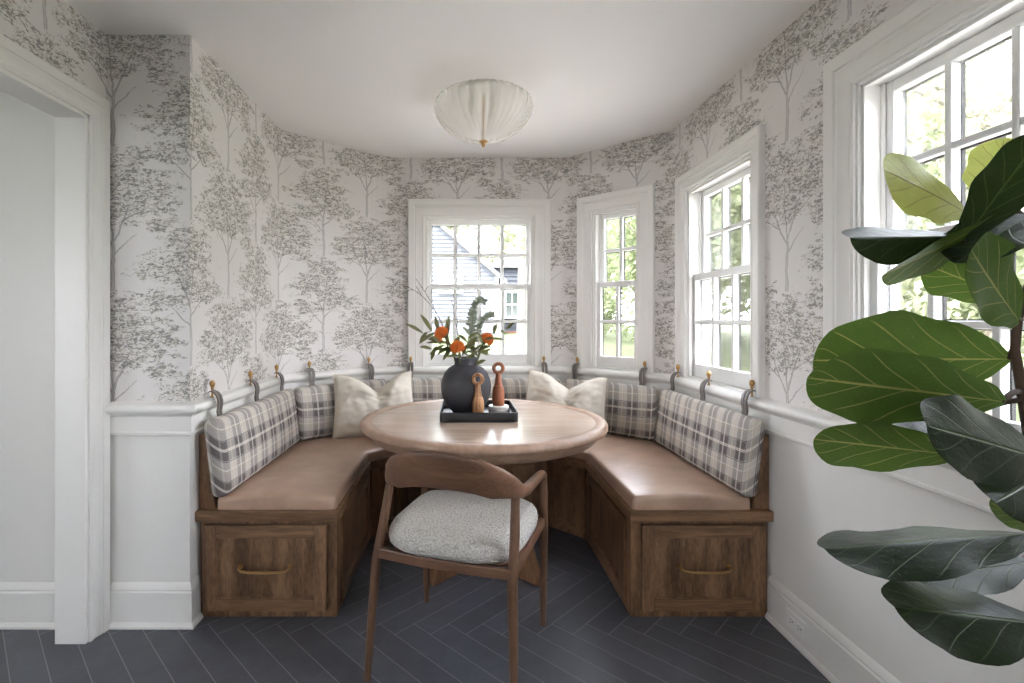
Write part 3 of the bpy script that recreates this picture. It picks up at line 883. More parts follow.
def make_hook(mw, label):
    t = thing('peg_hook', label, 'hook', mw, 'brass hooks along the chair rail')
    # local: +x along wall, -y into the room
    b = MB()
    b.tube([(0, -.034, .9215), (0, -.034, .925), (0, -.034, .927)], [.008, .008, .0055], 14); b.build('base', 'brass', t, local=True, smooth=40)
    s = MB(); s.tube([(0, -.034, .926), (0, -.034, .94), (0, -.034, .950), (0, -.034, .962)], [.0045, .0042, .0045, .0055], 10); s.build('peg', 'brass', t, local=True, smooth=50)
    k = MB(); k.lathe([(.0055, .958), (.0075, .962), (.006, .966), (.0095, .971), (.0115, .978), (.0115, .985), (.0085, .992), (.004, .9955), (.0005, .996)], (0, -.034, 0), 16); k.build('knob', 'brass', t, local=True, smooth=50)
    return t
first = None
for (w, d, hl) in hookdata:
    mw = at(w.x, w.y, 0.0, math.atan2(d.y, d.x))
    if first is None:
        first = make_hook(mw, hl); continue
    r = first.copy(); COL.objects.link(r); r.matrix_world = mw; r['label'] = hl
    for ch in first.children:
        c = ch.copy(); COL.objects.link(c); c.parent = r

# ------------------------------------------------------------------ linen pillows
def pillow(label, mw, w, h, T, dip, seed, lean_skew=0.0):
    rnd = random.Random(seed); N = 40
    sx_ = rnd.uniform(0, 10)
    def surf(side):
        def fn(i, j):
            s, t = 2 * i - 1, 2 * j - 1
            edge = (1 - abs(s) ** 3.2) * (1 - abs(t) ** 3.2)
            thick = T / 2 * max(0.0, edge) ** 0.62
            # sides draw in between the corners, chop pulls the middle of the top down
            x = s * w / 2 * (1 - 0.055 * (1 - t * t))
            z = t * h / 2 * (1 - 0.05 * (1 - s * s))
            top = max(0.0, (t + 0.55) / 1.55)
            v = max(0.0, 1 - abs(s - 0.06) / 0.80)
            z -= dip * (v ** 1.5) * top ** 1.3
            x += 0.03 * w * (-s) * top
            crease = math.exp(-((s - 0.06) / 0.16) ** 2) * top
            thick *= (1 - 0.55 * crease)
            lob = math.exp(-((abs(s - .06) - 0.46) / 0.28) ** 2) * top
            thick *= (1 + 0.28 * lob)
            q = V3((s * 3.1 + sx_, t * 2.6, side * 2.0 + seed))
            wr = mnoise.noise(q) * 0.014 + mnoise.noise(q * 2.7) * 0.009 + 0.013 * math.sin(9 * (s - .06) * (1 if s > 0 else -1) + 6 * t + 2 * mnoise.noise(q)) * top * max(0, edge)
            y = side * (thick + (wr if edge > 0.02 else 0) * min(1, edge * 3))
            z += mnoise.noise(q * 1.3) * 0.008
            return V3((x, y, z))
        return fn
    mb = MB(); mb.grid(surf(-1), N, N, uv=False); mb.grid(surf(1), N, N, uv=False)
    ob = mb.build('throw_pillow', 'linen', None, mw, local=True)
    bm = bmesh.new(); bm.from_mesh(ob.data); bmesh.ops.remove_doubles(bm, verts=bm.verts, dist=0.0008); bmesh.ops.recalc_face_normals(bm, faces=bm.faces); bm.to_mesh(ob.data); bm.free()
    ob.data.polygons.foreach_set('use_smooth', [True] * len(ob.data.polygons))
    # frayed edge: short threads round the seam
    fm = MB(); f0 = surf(-1)
    ed = [(k / 150, 0) for k in range(150)] + [(1, k / 150) for k in range(150)] + [(1 - k / 150, 1) for k in range(150)] + [(0, 1 - k / 150) for k in range(150)]
    for (i, j) in ed:
        p = f0(i, j); dr = V3((p.x / w, 0, p.z / h)).normalized(); L = rnd.uniform(.007, .013)
        if i in (0, 1): dr = V3((1 if i else -1, 0, rnd.uniform(-.4, .4)))
        elif j in (0, 1): dr = V3((rnd.uniform(-.4, .4), 0, 1 if j else -1))
        e = p + dr.normalized() * L; sd = V3((dr.z, 0, -dr.x)).normalized() * .0016
        yj = V3((0, rnd.uniform(-.003, .003), 0))
        fm.add([p - sd + V3((0, -.001, 0)), p + sd + V3((0, -.001, 0)), e + yj], [(0, 1, 2)]); fm.add([p - sd + V3((0, .001, 0)), p + sd + V3((0, .001, 0)), e + yj], [(0, 2, 1)])
    # mesh is in the pillow frame already
    fo_ = fm.build('fringe', 'linen', ob, local=True, recalc=False)
    return tag(ob, label, 'pillow', 'white linen throw pillows')
def pmat(x, y, z, yaw, lean, roll=0):
    return Matrix.Translation((x, y, z)) @ Matrix.Rotation(math.radians(yaw), 4, 'Z') @ Matrix.Rotation(math.radians(-lean), 4, 'X') @ Matrix.Rotation(math.radians(roll), 4, 'Y')
pillow('white linen pillow propped in the left corner of the bench, top chopped to a V', pmat(-0.555, 3.26, 0.714, 20, 16, 0), 0.54, 0.40, 0.17, 0.115, 3)
pillow('white linen pillow propped in the right corner of the bench, beside the narrow window', pmat(0.675, 3.29, 0.712, -14, 18, 5), 0.54, 0.40, 0.17, 0.10, 11)

# ------------------------------------------------------------------ round pedestal table
TXC, TYC, TR = 0.115, 2.66, 0.635
t = thing('pedestal_table', 'round oak pedestal table standing in the middle of the bay', 'table', at(TXC, TYC))
mb = MB(); mb.lathe([(0.0, 0.712), (TR - .05, 0.712), (TR - .05, 0.7435), (TR - .075, 0.7455), (0.0, 0.7455)], (TXC, TYC, 0), 96)
mb.build('tabletop', 'table_wood', t, smooth=30)
mb = MB(); pr = [(TR - .055, 0.708), (TR - .018, 0.708), (TR - .006, 0.712), (TR, 0.722), (TR - .001, 0.735), (TR - .008, 0.745), (TR - .020, 0.750), (TR - .040, 0.7495), (TR - .052, 0.7485), (TR - .060, 0.7455), (TR - .060, 0.709)]
R = [[V3((TXC + r * math.cos(2 * PI * j / 96), TYC + r * math.sin(2 * PI * j / 96), z)) for (r, z) in pr] for j in range(96)]
mb.rings(R, False, True); mb.build('rim', 'table_rim_wood', t, smooth=50)
mb = MB(); pr = [(TR - .150, 0.655), (TR - .078, 0.655), (TR - .062, 0.662), (TR - .045, 0.680), (TR - .030, 0.700), (TR - .026, 0.707), (TR - .150, 0.7075)]
R = [[V3((TXC + r * math.cos(2 * PI * j / 96), TYC + r * math.sin(2 * PI * j / 96), z)) for (r, z) in pr] for j in range(96)]
mb.rings(R, False, True); mb.build('apron', 'table_rim_wood', t, smooth=50)
mb = MB(); mb.lathe([(0.0, 0.66), (0.34, 0.66), (0.34, 0.711), (0.0, 0.711)], (TXC, TYC, 0), 48); mb.build('under_plate', 'table_leg_wood', t, smooth=40)
for k in range(4):
    a = math.radians(45 + 90 * k)
    fr = lambda p, a=a: V3((TXC + p[0] * math.cos(a) - p[1] * math.sin(a), TYC + p[0] * math.sin(a) + p[1] * math.cos(a), p[2]))
    # plank foot, flared to the floor
    th = 0.026
    pts = [(0.03, 0.66), (0.205, 0.66), (0.225, 0.50), (0.262, 0.32), (0.318, 0.14), (0.372, 0.0), (0.215, 0.0), (0.13, 0.16), (0.06, 0.34), (0.03, 0.45)]
    mb = MB(); n = len(pts)
    vs = [fr((r, -th, z)) for r, z in pts] + [fr((r, th, z)) for r, z in pts]
    mb.add(vs, [tuple(range(n)), tuple(range(n, 2 * n))[::-1]] + [(i, (i + 1) % n, n + (i + 1) % n, n + i) for i in range(n)])
    mb.build('leg', 'table_leg_wood', t, bevel=0.004)
mb = MB(); mb.box(-0.042, 0.042, -0.042, 0.042, 0.30, 0.66, lambda p: V3((TXC + (p[0] - p[1]) * r2, TYC + (p[0] + p[1]) * r2, p[2]))); mb.build('pedestal_post', 'table_leg_wood', t, bevel=0.004)

# ------------------------------------------------------------------ tray, vase, mills
TZ = 0.7455
TYX0, TYX1, TYY0, TYY1 = -0.108, 0.288, 2.515, 2.92
t = thing('serving_tray', 'square black lacquer tray holding the vase and mills on the table', 'tray', at((TYX0 + TYX1) / 2, (TYY0 + TYY1) / 2, TZ))
def rsq(x0, x1, y0, y1, r, n=6):
    P = []
    for (cx, cy, a0) in ((x1 - r, y1 - r, 0), (x0 + r, y1 - r, 90), (x0 + r, y0 + r, 180), (x1 - r, y0 + r, 270)):
        for k in range(n + 1):
            a = math.radians(a0 + 90 * k / n); P.append((cx + r * math.cos(a), cy + r * math.sin(a)))
    return P
mb = MB(); mb.prism(rsq(TYX0 + .004, TYX1 - .004, TYY0 + .004, TYY1 - .004, .028), TZ + .0005, TZ + .010); mb.build('tray_base', 'black_lacquer', t, smooth=40)
mb = MB()
def ring(i, z): return [V3((x, y, z)) for x, y in rsq(TYX0 + i, TYX1 - i, TYY0 + i, TYY1 - i, max(.008, .030 - i))]
mb.rings([ring(.002, TZ + .001), ring(0, TZ + .008), ring(0, TZ + .046), ring(.002, TZ + .050), ring(.007, TZ + .050), ring(.009, TZ + .046), ring(.010, TZ + .008)], False)
mb.build('tray_rim', 'black_lacquer', t, smooth=50)
VX, VY, VZ = 0.027, 2.745, TZ + .011
t = thing('vase', 'round charcoal stoneware vase holding orange flowers on the black tray', 'vase', at(VX, VY, VZ))
vp = [(0.0, 0), (.060, 0), (.072, .003), (.098, .030), (.122, .070), (.134, .115), (.136, .145), (.131, .180), (.117, .215), (.095, .240), (.074, .253), (.064, .258), (.062, .263), (.063, .285), (.066, .293), (.066, .297), (.060, .298), (.056, .294), (.055, .262), (.080, .235), (.110, .190), (.118, .140), (.100, .06), (.05, .012), (0, .012)]
mb = MB(); mb.lathe(vp[:17], (VX, VY, VZ), 48, cap=False); vb = mb.build('vase_body', 'dark_ceramic', t, smooth=60)
mb = MB(); mb.lathe(vp[16:], (VX, VY, VZ), 48, cap=False); mb.build('vase_inside', 'dark_ceramic', t, smooth=60)

def mill(label, x, y, z, h, key, rot, slim=1.0):
    t = thing('pepper_mill', label, 'pepper mill', at(x, y, z), 'wooden mills on the tray')
    b = MB(); hb = h * 0.46
    b.lathe([(0.0, 0), (.0285 * slim, 0), (.0305 * slim, .003), (.0315 * slim, .02), (.0325 * slim, hb * .45), (.0315 * slim, hb * .75), (.027 * slim, hb * .93), (.0225 * slim, hb), (.0, hb)], (x, y, z), 28)
    b.build('mill_body', key, t, smooth=45)
    hd = MB(); z1 = z + hb + .0015
    rr_ = h * 0.138; zr = z + h - rr_
    hd.lathe([(0, 0), (.0215 * slim, 0), (.0205 * slim, .008), (.0165 * slim, .03), (.013 * slim, zr - rr_ - z1 + .004), (0, zr - rr_ - z1 + .006)], (x, y, z1), 24)
    hdo = hd.build('mill_head', key, t, smooth=45)
    rg = MB(); R = []; mr = rr_ * 0.76; tr_ = rr_ * 0.30
    for k in range(28):
        a = 2 * PI * k / 28; c = V3((x + mr * math.cos(a) * math.cos(rot), y + mr * math.cos(a) * math.sin(rot), zr + mr * math.sin(a)))
        o_ = (c - V3((x, y, zr))).normalized(); s_ = V3((-math.sin(rot), math.cos(rot), 0))
        R.append([c + o_ * tr_ * math.cos(2 * PI * q / 10) + s_ * tr_ * 1.15 * math.sin(2 * PI * q / 10) for q in range(10)])
    rg.rings(R, False, True); rg.build('ring_handle', key, t, smooth=60)
    return t
mill('striped pale wooden mill with a ring top, standing in front of the vase', 0.088, 2.612, TZ + .0105, 0.226, 'mill_light', 0.15, 0.98)
t = thing('coaster_dish', 'white marble dish under the reddish wooden mill on the tray', 'dish', at(0.208, 2.76, TZ + .0105))
mb = MB(); mb.lathe([(0, 0), (.054, 0), (.058, .003), (.058, .017), (.055, .020), (0, .020)], (0.208, 2.76, TZ + .0105), 40); mb.build('dish_base', 'marble', t, smooth=40)
mb = MB(); mb.lathe([(0, 0), (.053, 0), (.056, .003), (.056, .013), (.052, .016), (0, .014)], (0.206, 2.758, TZ + .0308), 40); mb.build('dish_lid', 'marble', t, smooth=40)
mill('reddish wooden mill with a ring top, standing on the white marble dish', 0.204, 2.758, TZ + .0455, 0.236, 'mill_red', -0.1, 1.04)

# ------------------------------------------------------------------ flowers and branches in the vase
NECK = V3((VX, VY, VZ + 0.27))
def bez(p0, p1, p2, n=14):
    p0, p1, p2 = V3(p0), V3(p1), V3(p2)
    return [p0 * (1 - t) ** 2 + p1 * 2 * t * (1 - t) + p2 * t * t for t in [i / n for i in range(n + 1)]]
def blade(mb, base, tip, w, nrm, sag=0.0, nv=10, pw=0.7):
    base, tip = V3(base), V3(tip); a = tip - base; L = a.length; a.normalize()
    n = (V3(nrm) - a * V3(nrm).dot(a)).normalized(); s = a.cross(n)
    def fn(i, j):
        u = 2 * i - 1; ww = w * math.sin(PI * min(1, max(0.0, 0.04 + .96 * j))) ** pw
        return base + a * (L * j) + s * (u * ww / 2) + n * (-sag * j * j * L + sag * j * L * 0.5 + abs(u) * ww * 0.18)
    mb.grid(fn, 2, nv, uv=False)
def inside_start(ang, r=0.03): return NECK + V3((r * math.cos(ang), r * math.sin(ang), -0.20))
def P_(dx, dz, dy=0.0): return V3((VX + dx, VY + dy, VZ + .298 + dz))
def protea(label, head, ctrl, ang, r, leaves):
    t = thing('pincushion_flower', label, 'flower', at(head.x, head.y, head.z), 'orange flowers in the vase')
    st = bez(inside_start(ang), ctrl, head, 14)
    mb = MB(); mb.tube(st, [.005] * 12 + [.006, .008, .010], 8); mb.build('stem', 'stem_green', t, smooth=60)
    ax = (st[-1] - st[-3]).normalized()
    hm = MB(); rnd = random.Random(label); 
    hm.sphere(head, r * 0.62, 14, 8)
    side = ax.cross(V3((0, 0, 1))).normalized() if abs(ax.z) < .95 else V3((1, 0, 0)); up = side.cross(ax)
    for k in range(210):
        z = 1 - 1.55 * (k + .5) / 210; ph = k * 2.39996; rr_ = math.sqrt(max(0, 1 - z * z))
        d = (ax * z + side * (rr_ * math.cos(ph)) + up * (rr_ * math.sin(ph))).normalized()
        cur = (d + ax * 0.55).normalized()
        p0 = head + d * r * 0.5; p1 = head + d * r * 0.95; p2 = p1 + cur * r * 0.22
        hm.tube([p0, p1, p2], [r * .05, r * .035, r * .055], 4)
    hm.build('flower_head', 'protea_orange', t, smooth=60)
    for (b_, tip, w) in leaves:
        lm = MB(); blade(lm, b_, tip, w, V3((0, -0.5, 0.8)), 0.12); lm.build('leaf', 'olive_leaf', t, smooth=80)
protea('orange pincushion flower leaning out on the left of the vase', P_(-.130, .128, -.03), P_(-.06, .09, -.01), 2.6, .036,
       [(P_(-.08, .06, -.03), P_(-.155, .02, -.06), .030), (P_(-.085, .075, -.02), P_(-.215, .085, -.03), .032), (P_(-.07, .06, -.02), P_(-.125, -.012, -.05), .028)])
protea('orange pincushion flower low in the middle, just above the vase mouth', P_(-.044, .058, -.075), P_(-.03, .03, -.05), 3.9, .034,
       [(P_(-.03, .012, -.06), P_(-.105, .012, -.10), .030), (P_(-.02, .01, -.06), P_(.012, .085, -.09), .028)])
protea('orange pincushion flower reaching out on the right of the vase', P_(.112, .098, -.02), P_(.06, .055, -.01), 0.2, .033,
       [(P_(.05, .035, -.02), P_(.118, .018, -.05), .030), (P_(.06, .045, 0), P_(.128, .022, -.03), .026), (P_(.03, .02, -.03), P_(.085, .075, -.06), .026)])
def spray(label, pts, n, w, Ll, key, seed, name='leafy_branch', round_=False, group='green branches in the vase', rad=.0028):
    rnd = random.Random(seed); st = bez(*pts, n=22)
    t = thing(name, label, 'branch', at(st[0].x, st[0].y, st[0].z), group)
    mb = MB(); mb.tube(st, [rad * (1 - .6 * i / 22) for i in range(23)], 6); mb.build('stem', 'stem_green' if key != 'twig' else 'twig', t, smooth=60)
    if n:
        for k in range(n):
            f = 0.42 + 0.57 * k / max(1, n - 1); i = min(21, int(f * 22)); p = st[i].lerp(st[i + 1], f * 22 - i)
            tg = (st[min(22, i + 2)] - st[max(0, i - 1)]).normalized()
            for sgn in ((-1, 1) if round_ else ((-1) ** k,)):
                sd = tg.cross(V3((0, -1, 0.1))).normalized() * sgn
                d = (tg * (0.35 if round_ else 0.75) + sd * rnd.uniform(.6, 1.0) + V3((0, rnd.uniform(-.6, .6), rnd.uniform(-.2, .2)))).normalized()
                lm = MB(); L = Ll * rnd.uniform(.75, 1.15) * (1 - .35 * (f - .42))
                blade(lm, p, p + d * L, w * rnd.uniform(.85, 1.1), V3((rnd.uniform(-.3, .3), -.7, .7)), 0.1, 5 if round_ else 8, 0.5 if round_ else .8)
                lm.build('leaf', key, t, smooth=80)
spray('drooping olive branch with long leaves, fanning over the left of the vase', (inside_start(2.9), P_(-.06, .20, .02), P_(-.235, .130, -.03)), 9, .026, .125, 'olive_leaf', 2)
spray('upright grey-green eucalyptus stem arching highest over the vase', (inside_start(1.2), P_(-.005, .40, .0), P_(.105, .300, .03)), 20, .020, .026, 'euca_leaf', 5, 'eucalyptus_stem', True)
spray('grey-green eucalyptus stem rising from the middle of the vase', (inside_start(0.4), P_(.02, .12, -.02), P_(.045, .255, -.02)), 17, .022, .028, 'euca_leaf', 6, 'eucalyptus_stem', True)
spray('grey-green eucalyptus stem bending out over the right flower', (inside_start(5.6), P_(.03, .25, .02), P_(.150, .232, .02)), 16, .019, .026, 'euca_leaf', 8, 'eucalyptus_stem', True)
spray('olive branch with a few long leaves spreading to the right of the vase', (inside_start(0.0), P_(.06, .14, .03), P_(.225, .150, .03)), 6, .024, .085, 'olive_leaf', 12)
spray('short leafy olive sprig low on the right of the vase mouth', (inside_start(5.9), P_(.05, .04, -.03), P_(.10, .10, -.05)), 5, .026, .085, 'olive_leaf', 15)
spray('drooping olive sprig hanging low over the left shoulder of the vase', (inside_start(3.4), P_(-.05, .16, -.03), P_(-.185, .045, -.06)), 7, .028, .110, 'olive_leaf', 21)
spray('short leafy olive sprig filling the middle of the vase mouth', (inside_start(4.5), P_(.0, .06, -.05), P_(.015, .125, -.075)), 6, .030, .090, 'olive_leaf', 25)
def twig(label, pts, seed, forks):
    rnd = random.Random(seed); st = bez(*pts, n=20)
    t = thing('bare_twig', label, 'twig', at(st[0].x, st[0].y, st[0].z), 'bare twigs in the vase')
    mb = MB(); mb.tube(st, [.0026 * (1 - .55 * i / 20) for i in range(21)], 6)
    for (f, dv) in forks:
        p = st[int(f * 20)]; mb.tube([p, p + V3(dv) * .5 + V3((0, 0, .006)), p + V3(dv)], [.0016, .0013, .0009], 5)
    for k in range(6, 20, 2): mb.sphere(st[k], .0032, 6, 4)
    mb.build('stem', 'twig', t, smooth=60)
twig('longest bare twig curving far out to the left of the vase', (inside_start(2.2), P_(-.10, .34, .0), P_(-.362, .396, .0)), 1, [(.75, (-.03, 0, .05)), (.85, (-.05, 0, -.02))])
twig('bare twig rising steeply left of the vase with a forked tip', (inside_start(1.8), P_(-.10, .20, .02), P_(-.275, .430, .02)), 2, [(.7, (-.01, 0, .06)), (.85, (.02, 0, .03))])
twig('thin bare twig standing almost upright behind the flowers', (inside_start(1.5), P_(-.05, .20, .03), P_(-.085, .335, .03)), 3, [(.6, (.03, 0, .07)), (.8, (.02, 0, .03))])
twig('short bare twig leaning right across the window', (inside_start(0.8), P_(.04, .14, .03), P_(.10, .275, .04)), 4, [(.7, (.03, 0, .02))])

# ------------------------------------------------------------------ ceiling light
LX, LY = 0.115, 2.60
t = thing('ceiling_light', 'fluted milky glass ceiling light with a small brass finial', 'ceiling light', at(LX, LY, H))
mb = MB()
mb.lathe([(.10, H - .001), (.13, H - .004), (.135, H - .018), (.09, H - .024)], (LX, LY, 0), 48); mb.build('canopy', 'trim_white', t, smooth=40)
lp = [(.018, 2.178), (.045, 2.180), (.085, 2.188), (.135, 2.207), (.180, 2.236), (.218, 2.272), (.243, 2.310), (.252, 2.345), (.246, 2.372), (.228, 2.390), (.205, 2.398)]
mb = MB(); mb.lathe([(r, z) for r, z in lp], (LX, LY, 0), 240, flute=lambda th, z: 1 + 0.022 * abs(math.cos(20 * th)) - .01, cap=False)
mb.build('glass_bowl', 'lamp_glass', t, smooth=60)
mb = MB(); mb.tube([(LX, LY, 2.176), (LX, LY, H - .02)], .006, 10); mb.build('rod', 'brass', t, smooth=50)
mb = MB(); mb.lathe([(0, 2.147), (.007, 2.148), (.009, 2.155), (.008, 2.164), (.011, 2.168), (.022, 2.172), (.023, 2.177), (0, 2.179)], (LX, LY, 0), 24); mb.build('finial', 'brass', t, smooth=40)
for k in range(2):
    mb = MB(); a = PI * k + .6; c = (LX + .07 * math.cos(a), LY + .07 * math.sin(a), 2.33); mb.tube([(c[0], c[1], H - .022), (c[0], c[1], 2.37)], .012, 12); mb.sphere((c[0], c[1], 2.335), .028, 14, 10, (1, 1, 1.25)); mb.build('bulb', 'marble', t, smooth=60)

# ------------------------------------------------------------------ dining chair (own frame: +y faces the table)
CROT = math.radians(-19.4)
t = thing('dining_chair', 'walnut dining chair with curved back and grey boucle seat, pulled up to the table', 'chair', at(0.0065, 1.9265, 0, CROT))
def leg(path, rad, wf=1.0):
    mb = MB(); mb.tube(path, rad, 14); mb.build('leg', 'walnut_z', t, local=True, smooth=50)
for s in (-1, 1):
    leg([(s * .262, -.262, 0), (s * .257, -.245, .18), (s * .248, -.224, .40), (s * .238 + .014, -.206, .56), (s * .229 + .022, -.192, .690)], [.0115, .0145, .0175, .0165, .0145])
    leg([(s * .260, .260, 0), (s * .263, .256, .18), (s * .266, .250, .40), (s * .267, .245, .55), (s * .266, .240, .60), (s * .2655, .231, .622)], [.0115, .0145, .0165, .0155, .0150, .0150])
# back crest and arms: one swept piece; (x, y, zc, height, thickness)
hs = [(.2655, .236, .612, .030, .030), (.2655, .228, .627, .030, .031), (.2650, .210, .637, .030, .032), (.2630, .160, .643, .031, .034), (.2600, .080, .648, .032, .036), (.2550, -.020, .660, .033, .038),
      (.2490, -.110, .674, .036, .038), (.2430, -.160, .688, .042, .036), (.2330, -.196, .702, .058, .032), (.2150, -.224, .718, .080, .028), (.1830, -.250, .731, .107, .024), (.1250, -.276, .755, .121, .021), (.0600, -.289, .765, .127, .020), (0, -.293, .768, .128, .020)]
path = hs + [(-x, y, z, h, th) for (x, y, z, h, th) in hs[-2::-1]]
path = [(x + .022 * min(1, max(0, (.05 - y) / .2)), y, z, h, th) for (x, y, z, h, th) in path]
mb = MB(); R = []; n = len(path)
for i in range(n):
    p = V3(path[i][:3]); q0 = V3(path[max(0, i - 1)][:3]); q1 = V3(path[min(n - 1, i + 1)][:3]); tg = (q1 - q0).normalized()
    h, th = path[i][3] / 2, path[i][4] / 2
    # outward normal leans back a little with height where the back is tall
    out = V3((tg.y, -tg.x, 0))
    out = -out.normalized()
    up = out.cross(tg).normalized(); up = up if up.z > 0 else -up
    if i < 2 or i > n - 3: up = V3((0, 1, .9)).normalized()
    lean = 0.20 * max(0, (path[i][3] - .05) / .08)
    upl = (up + out * lean).normalized()
    ring = []
    for k in range(20):
        a = 2 * PI * k / 20; cx, sx = math.cos(a), math.sin(a)
        e = 0.72
        cx = math.copysign(abs(cx) ** e, cx); sx = math.copysign(abs(sx) ** e, sx)
        ring.append(p + out * (th * cx) + upl * (h * sx))
    R.append(ring)
# consistent ring winding
base_dir = None
mb.rings(R, True); mb.build('backrest', 'walnut_x', t, local=True, smooth=60)
# seat frame: rails between the legs, the rear one bowed
mb = MB()
def rail(p, q, h, th, bow=0.0, n=10):
    p, q = V3(p), V3(q); R = []
    for i in range(n + 1):
        f = i / n; c = p.lerp(q, f); d = (q - p).normalized(); nn = V3((d.y, -d.x, 0))
        c = c + nn * bow * math.sin(PI * f)
        R.append([c + nn * sx * th / 2 + V3((0, 0, sz * h / 2)) for sx, sz in ((-1, -1), (1, -1), (1, 1), (-1, 1))])
    mb.rings(R, True)
rail((-.246, -.222, .434), (.246, -.222, .434), .036, .022, 0.012)
rail((.262, .250, .434), (-.262, .250, .434), .036, .022)
rail((-.262, .250, .434), (-.246, -.222, .434), .036, .022); rail((.246, -.222, .434), (.262, .250, .434), .036, .022)
mb.build('seat_frame', 'walnut_x', t, local=True, bevel=0.004)
# seat pan just under the cushion
def seat_out(a, k=1.0):
    c, s = math.cos(a), math.sin(a); e = 0.52
    x = math.copysign(abs(c) ** e, c); y = math.copysign(abs(s) ** e, s)
    w = .243 + .020 * (y * .5 + .5)
    return V3((x * w * k + .006, y * .256 * k + .008, 0))
mb = MB(); R = []
for (k, z) in ((.80, .420), (.93, .430), (.955, .446), (.94, .450)): R.append([seat_out(2 * PI * j / 64, k) + V3((0, 0, z)) for j in range(64)])
mb.rings(R, True); mb.build('seat_pan', 'walnut_x', t, local=True, smooth=40)
mb = MB(); R = []
for (k, z) in ((.90, .4515), (.965, .454), (1.0, .466), (1.01, .482), (1.0, .500), (.97, .514), (.91, .524), (.79, .531), (.58, .536), (.3, .539), (.05, .540)):
    R.append([seat_out(2 * PI * j / 96, k) + V3((0, 0, z + .004 * mnoise.noise(V3((math.cos(2 * PI * j / 96) * 3 * k, math.sin(2 * PI * j / 96) * 3 * k, z * 20))))) for j in range(96)])
mb.rings(R, True); mb.build('seat', 'boucle', t, local=True, smooth=70)

# ------------------------------------------------------------------ wall outlet in the right baseboard
OX, OY, OZ = XR - 0.0152, 1.945, 0.085
t = thing('wall_outlet', 'white double wall outlet set sideways in the right baseboard', 'outlet', at(OX, OY, OZ))
fr = lambda p: V3((OX - p[1], OY - p[0], OZ + p[2]))
mb = MB(); mb.box(-.058, .058, 0.0005, .006, -.036, .036, fr); mb.build('cover_plate', 'outlet_plastic', t, bevel=0.003)
for s in (-1, 1):
    rc = MB(); rc.prism([(x + s * .0235, y) for x, y in rsq(-.017, .017, -.0145, .0145, .008)], .0055, .0078, lambda p: fr((p[0], p[2], p[1]))); ro = rc.build('receptacle', 'outlet_plastic', t, smooth=40)
    sl = MB()
    for (a, c, w, h) in ((-.004, .006, .009, .002), (-.004, -.006, .009, .002), (.008, 0, .005, .005)):
        sl.box(s * .0235 + a - w / 2, s * .0235 + a + w / 2, .0076, .0082, c - h / 2, c + h / 2, fr)
    sl.build('slot', 'dark_gap', ro)

# ------------------------------------------------------------------ fiddle-leaf fig at the right, close to the lens
def at3(px, py, Y): return V3(((px - 461) / 505 * Y, Y, EYE - (py - 319.5) / 505 * Y))
FX, FY = 0.985, 0.86
t = thing('fiddle_leaf_fig', 'tall leafy fiddle-leaf fig standing in front of the right window wall', 'potted plant', at(FX, FY))
mb = MB(); mb.lathe([(0, .0), (.13, .0), (.14, .006), (.165, .16), (.178, .30), (.180, .31), (.172, .312), (.160, .30), (.15, .27), (0, .27)], (FX, FY, 0), 40); mb.build('pot', 'stone_pot', t, smooth=40)
mb = MB(); mb.lathe([(0, .268), (.152, .268), (.154, .276), (.08, .284), (0, .286)], (FX, FY, 0), 32); mb.build('soil', 'soil', t, smooth=50)
trunk = [(FX, FY, .26), (FX + .012, FY + .01, .5), (FX - .012, FY - .01, .75), at3(1034, 520, .86), at3(1032, 450, .86), at3(1022, 392, .86), at3(1015, 350, .86), at3(1018, 320, .86), at3(1032, 270, .87), at3(1030, 225, .87), at3(1010, 200, .87)]
mb = MB(); mb.tube(trunk, [.014, .013, .012, .0105, .009, .0075, .0065, .006, .005, .004, .0025], 12); mb.build('trunk', 'bark_brown', t, smooth=60)
def fig_leaf(key, base, tip, width, nrm, fold=0.15, sag=0.10, wave=0.05, seed=0, stem=None, curl=0.0, uA=-1.0, uB=1.0, shp=0.75):
    base, tip = V3(base), V3(tip); a = tip - base; L = a.length; a.normalize()
    n = V3(nrm); n = (n - a * n.dot(a)).normalized(); s = a.cross(n)
    rnd = random.Random(seed * 31 + 5); ph = rnd.uniform(0, 6); ph2 = rnd.uniform(0, 6)
    def fn(i, j):
        u = uA + (uB - uA) * i
        v = 0.5 - 0.5 * math.cos(PI * j)
        pk = 0.64
        if v < pk: sh = (0.30 + 0.70 * math.sin(PI / 2 * v / pk) ** 1.3) * min(1.0, v / 0.10) ** 0.55
        else: sh = math.sqrt(max(0.0, 1 - ((v - pk) / (1 - pk)) ** 2.3))
        if v > .999: sh = 0.0
        sh *= 1 + 0.05 * math.sin(17 * v + ph) * (1 if u > 0 else -1)
        w = width / 2 * sh
        rip = sh * math.sin(6.5 * v * 2 + ph + (1.5 if u > 0 else 0)) * wave * width * u * u * (0.3 + v * .7)
        lat = -0.012 * sh * width * abs(math.sin(7 * PI * (v - abs(u) * .3))) * abs(u) ** .5
        z = fold * abs(u) * w - sag * L * (v * v - .35 * v) + rip + lat - curl * width * u * u * sh
        return base + a * (L * v) + s * (u * w) + n * z
    mb = MB(); mb.grid(fn, 14, 26)
    lf = mb.build('leaf', key, t, smooth=180, recalc=False)
    if stem is not None:
        st = MB(); st.tube(bez(stem, (V3(stem) + base) / 2 + V3((0, 0, .012)), base + a * L * .02, 8), [.0045] * 7 + [.0035, .0028], 8)
        st.build('petiole', 'bark_brown', lf, smooth=60)
    return lf
ND = at3(1015, 350, .86)
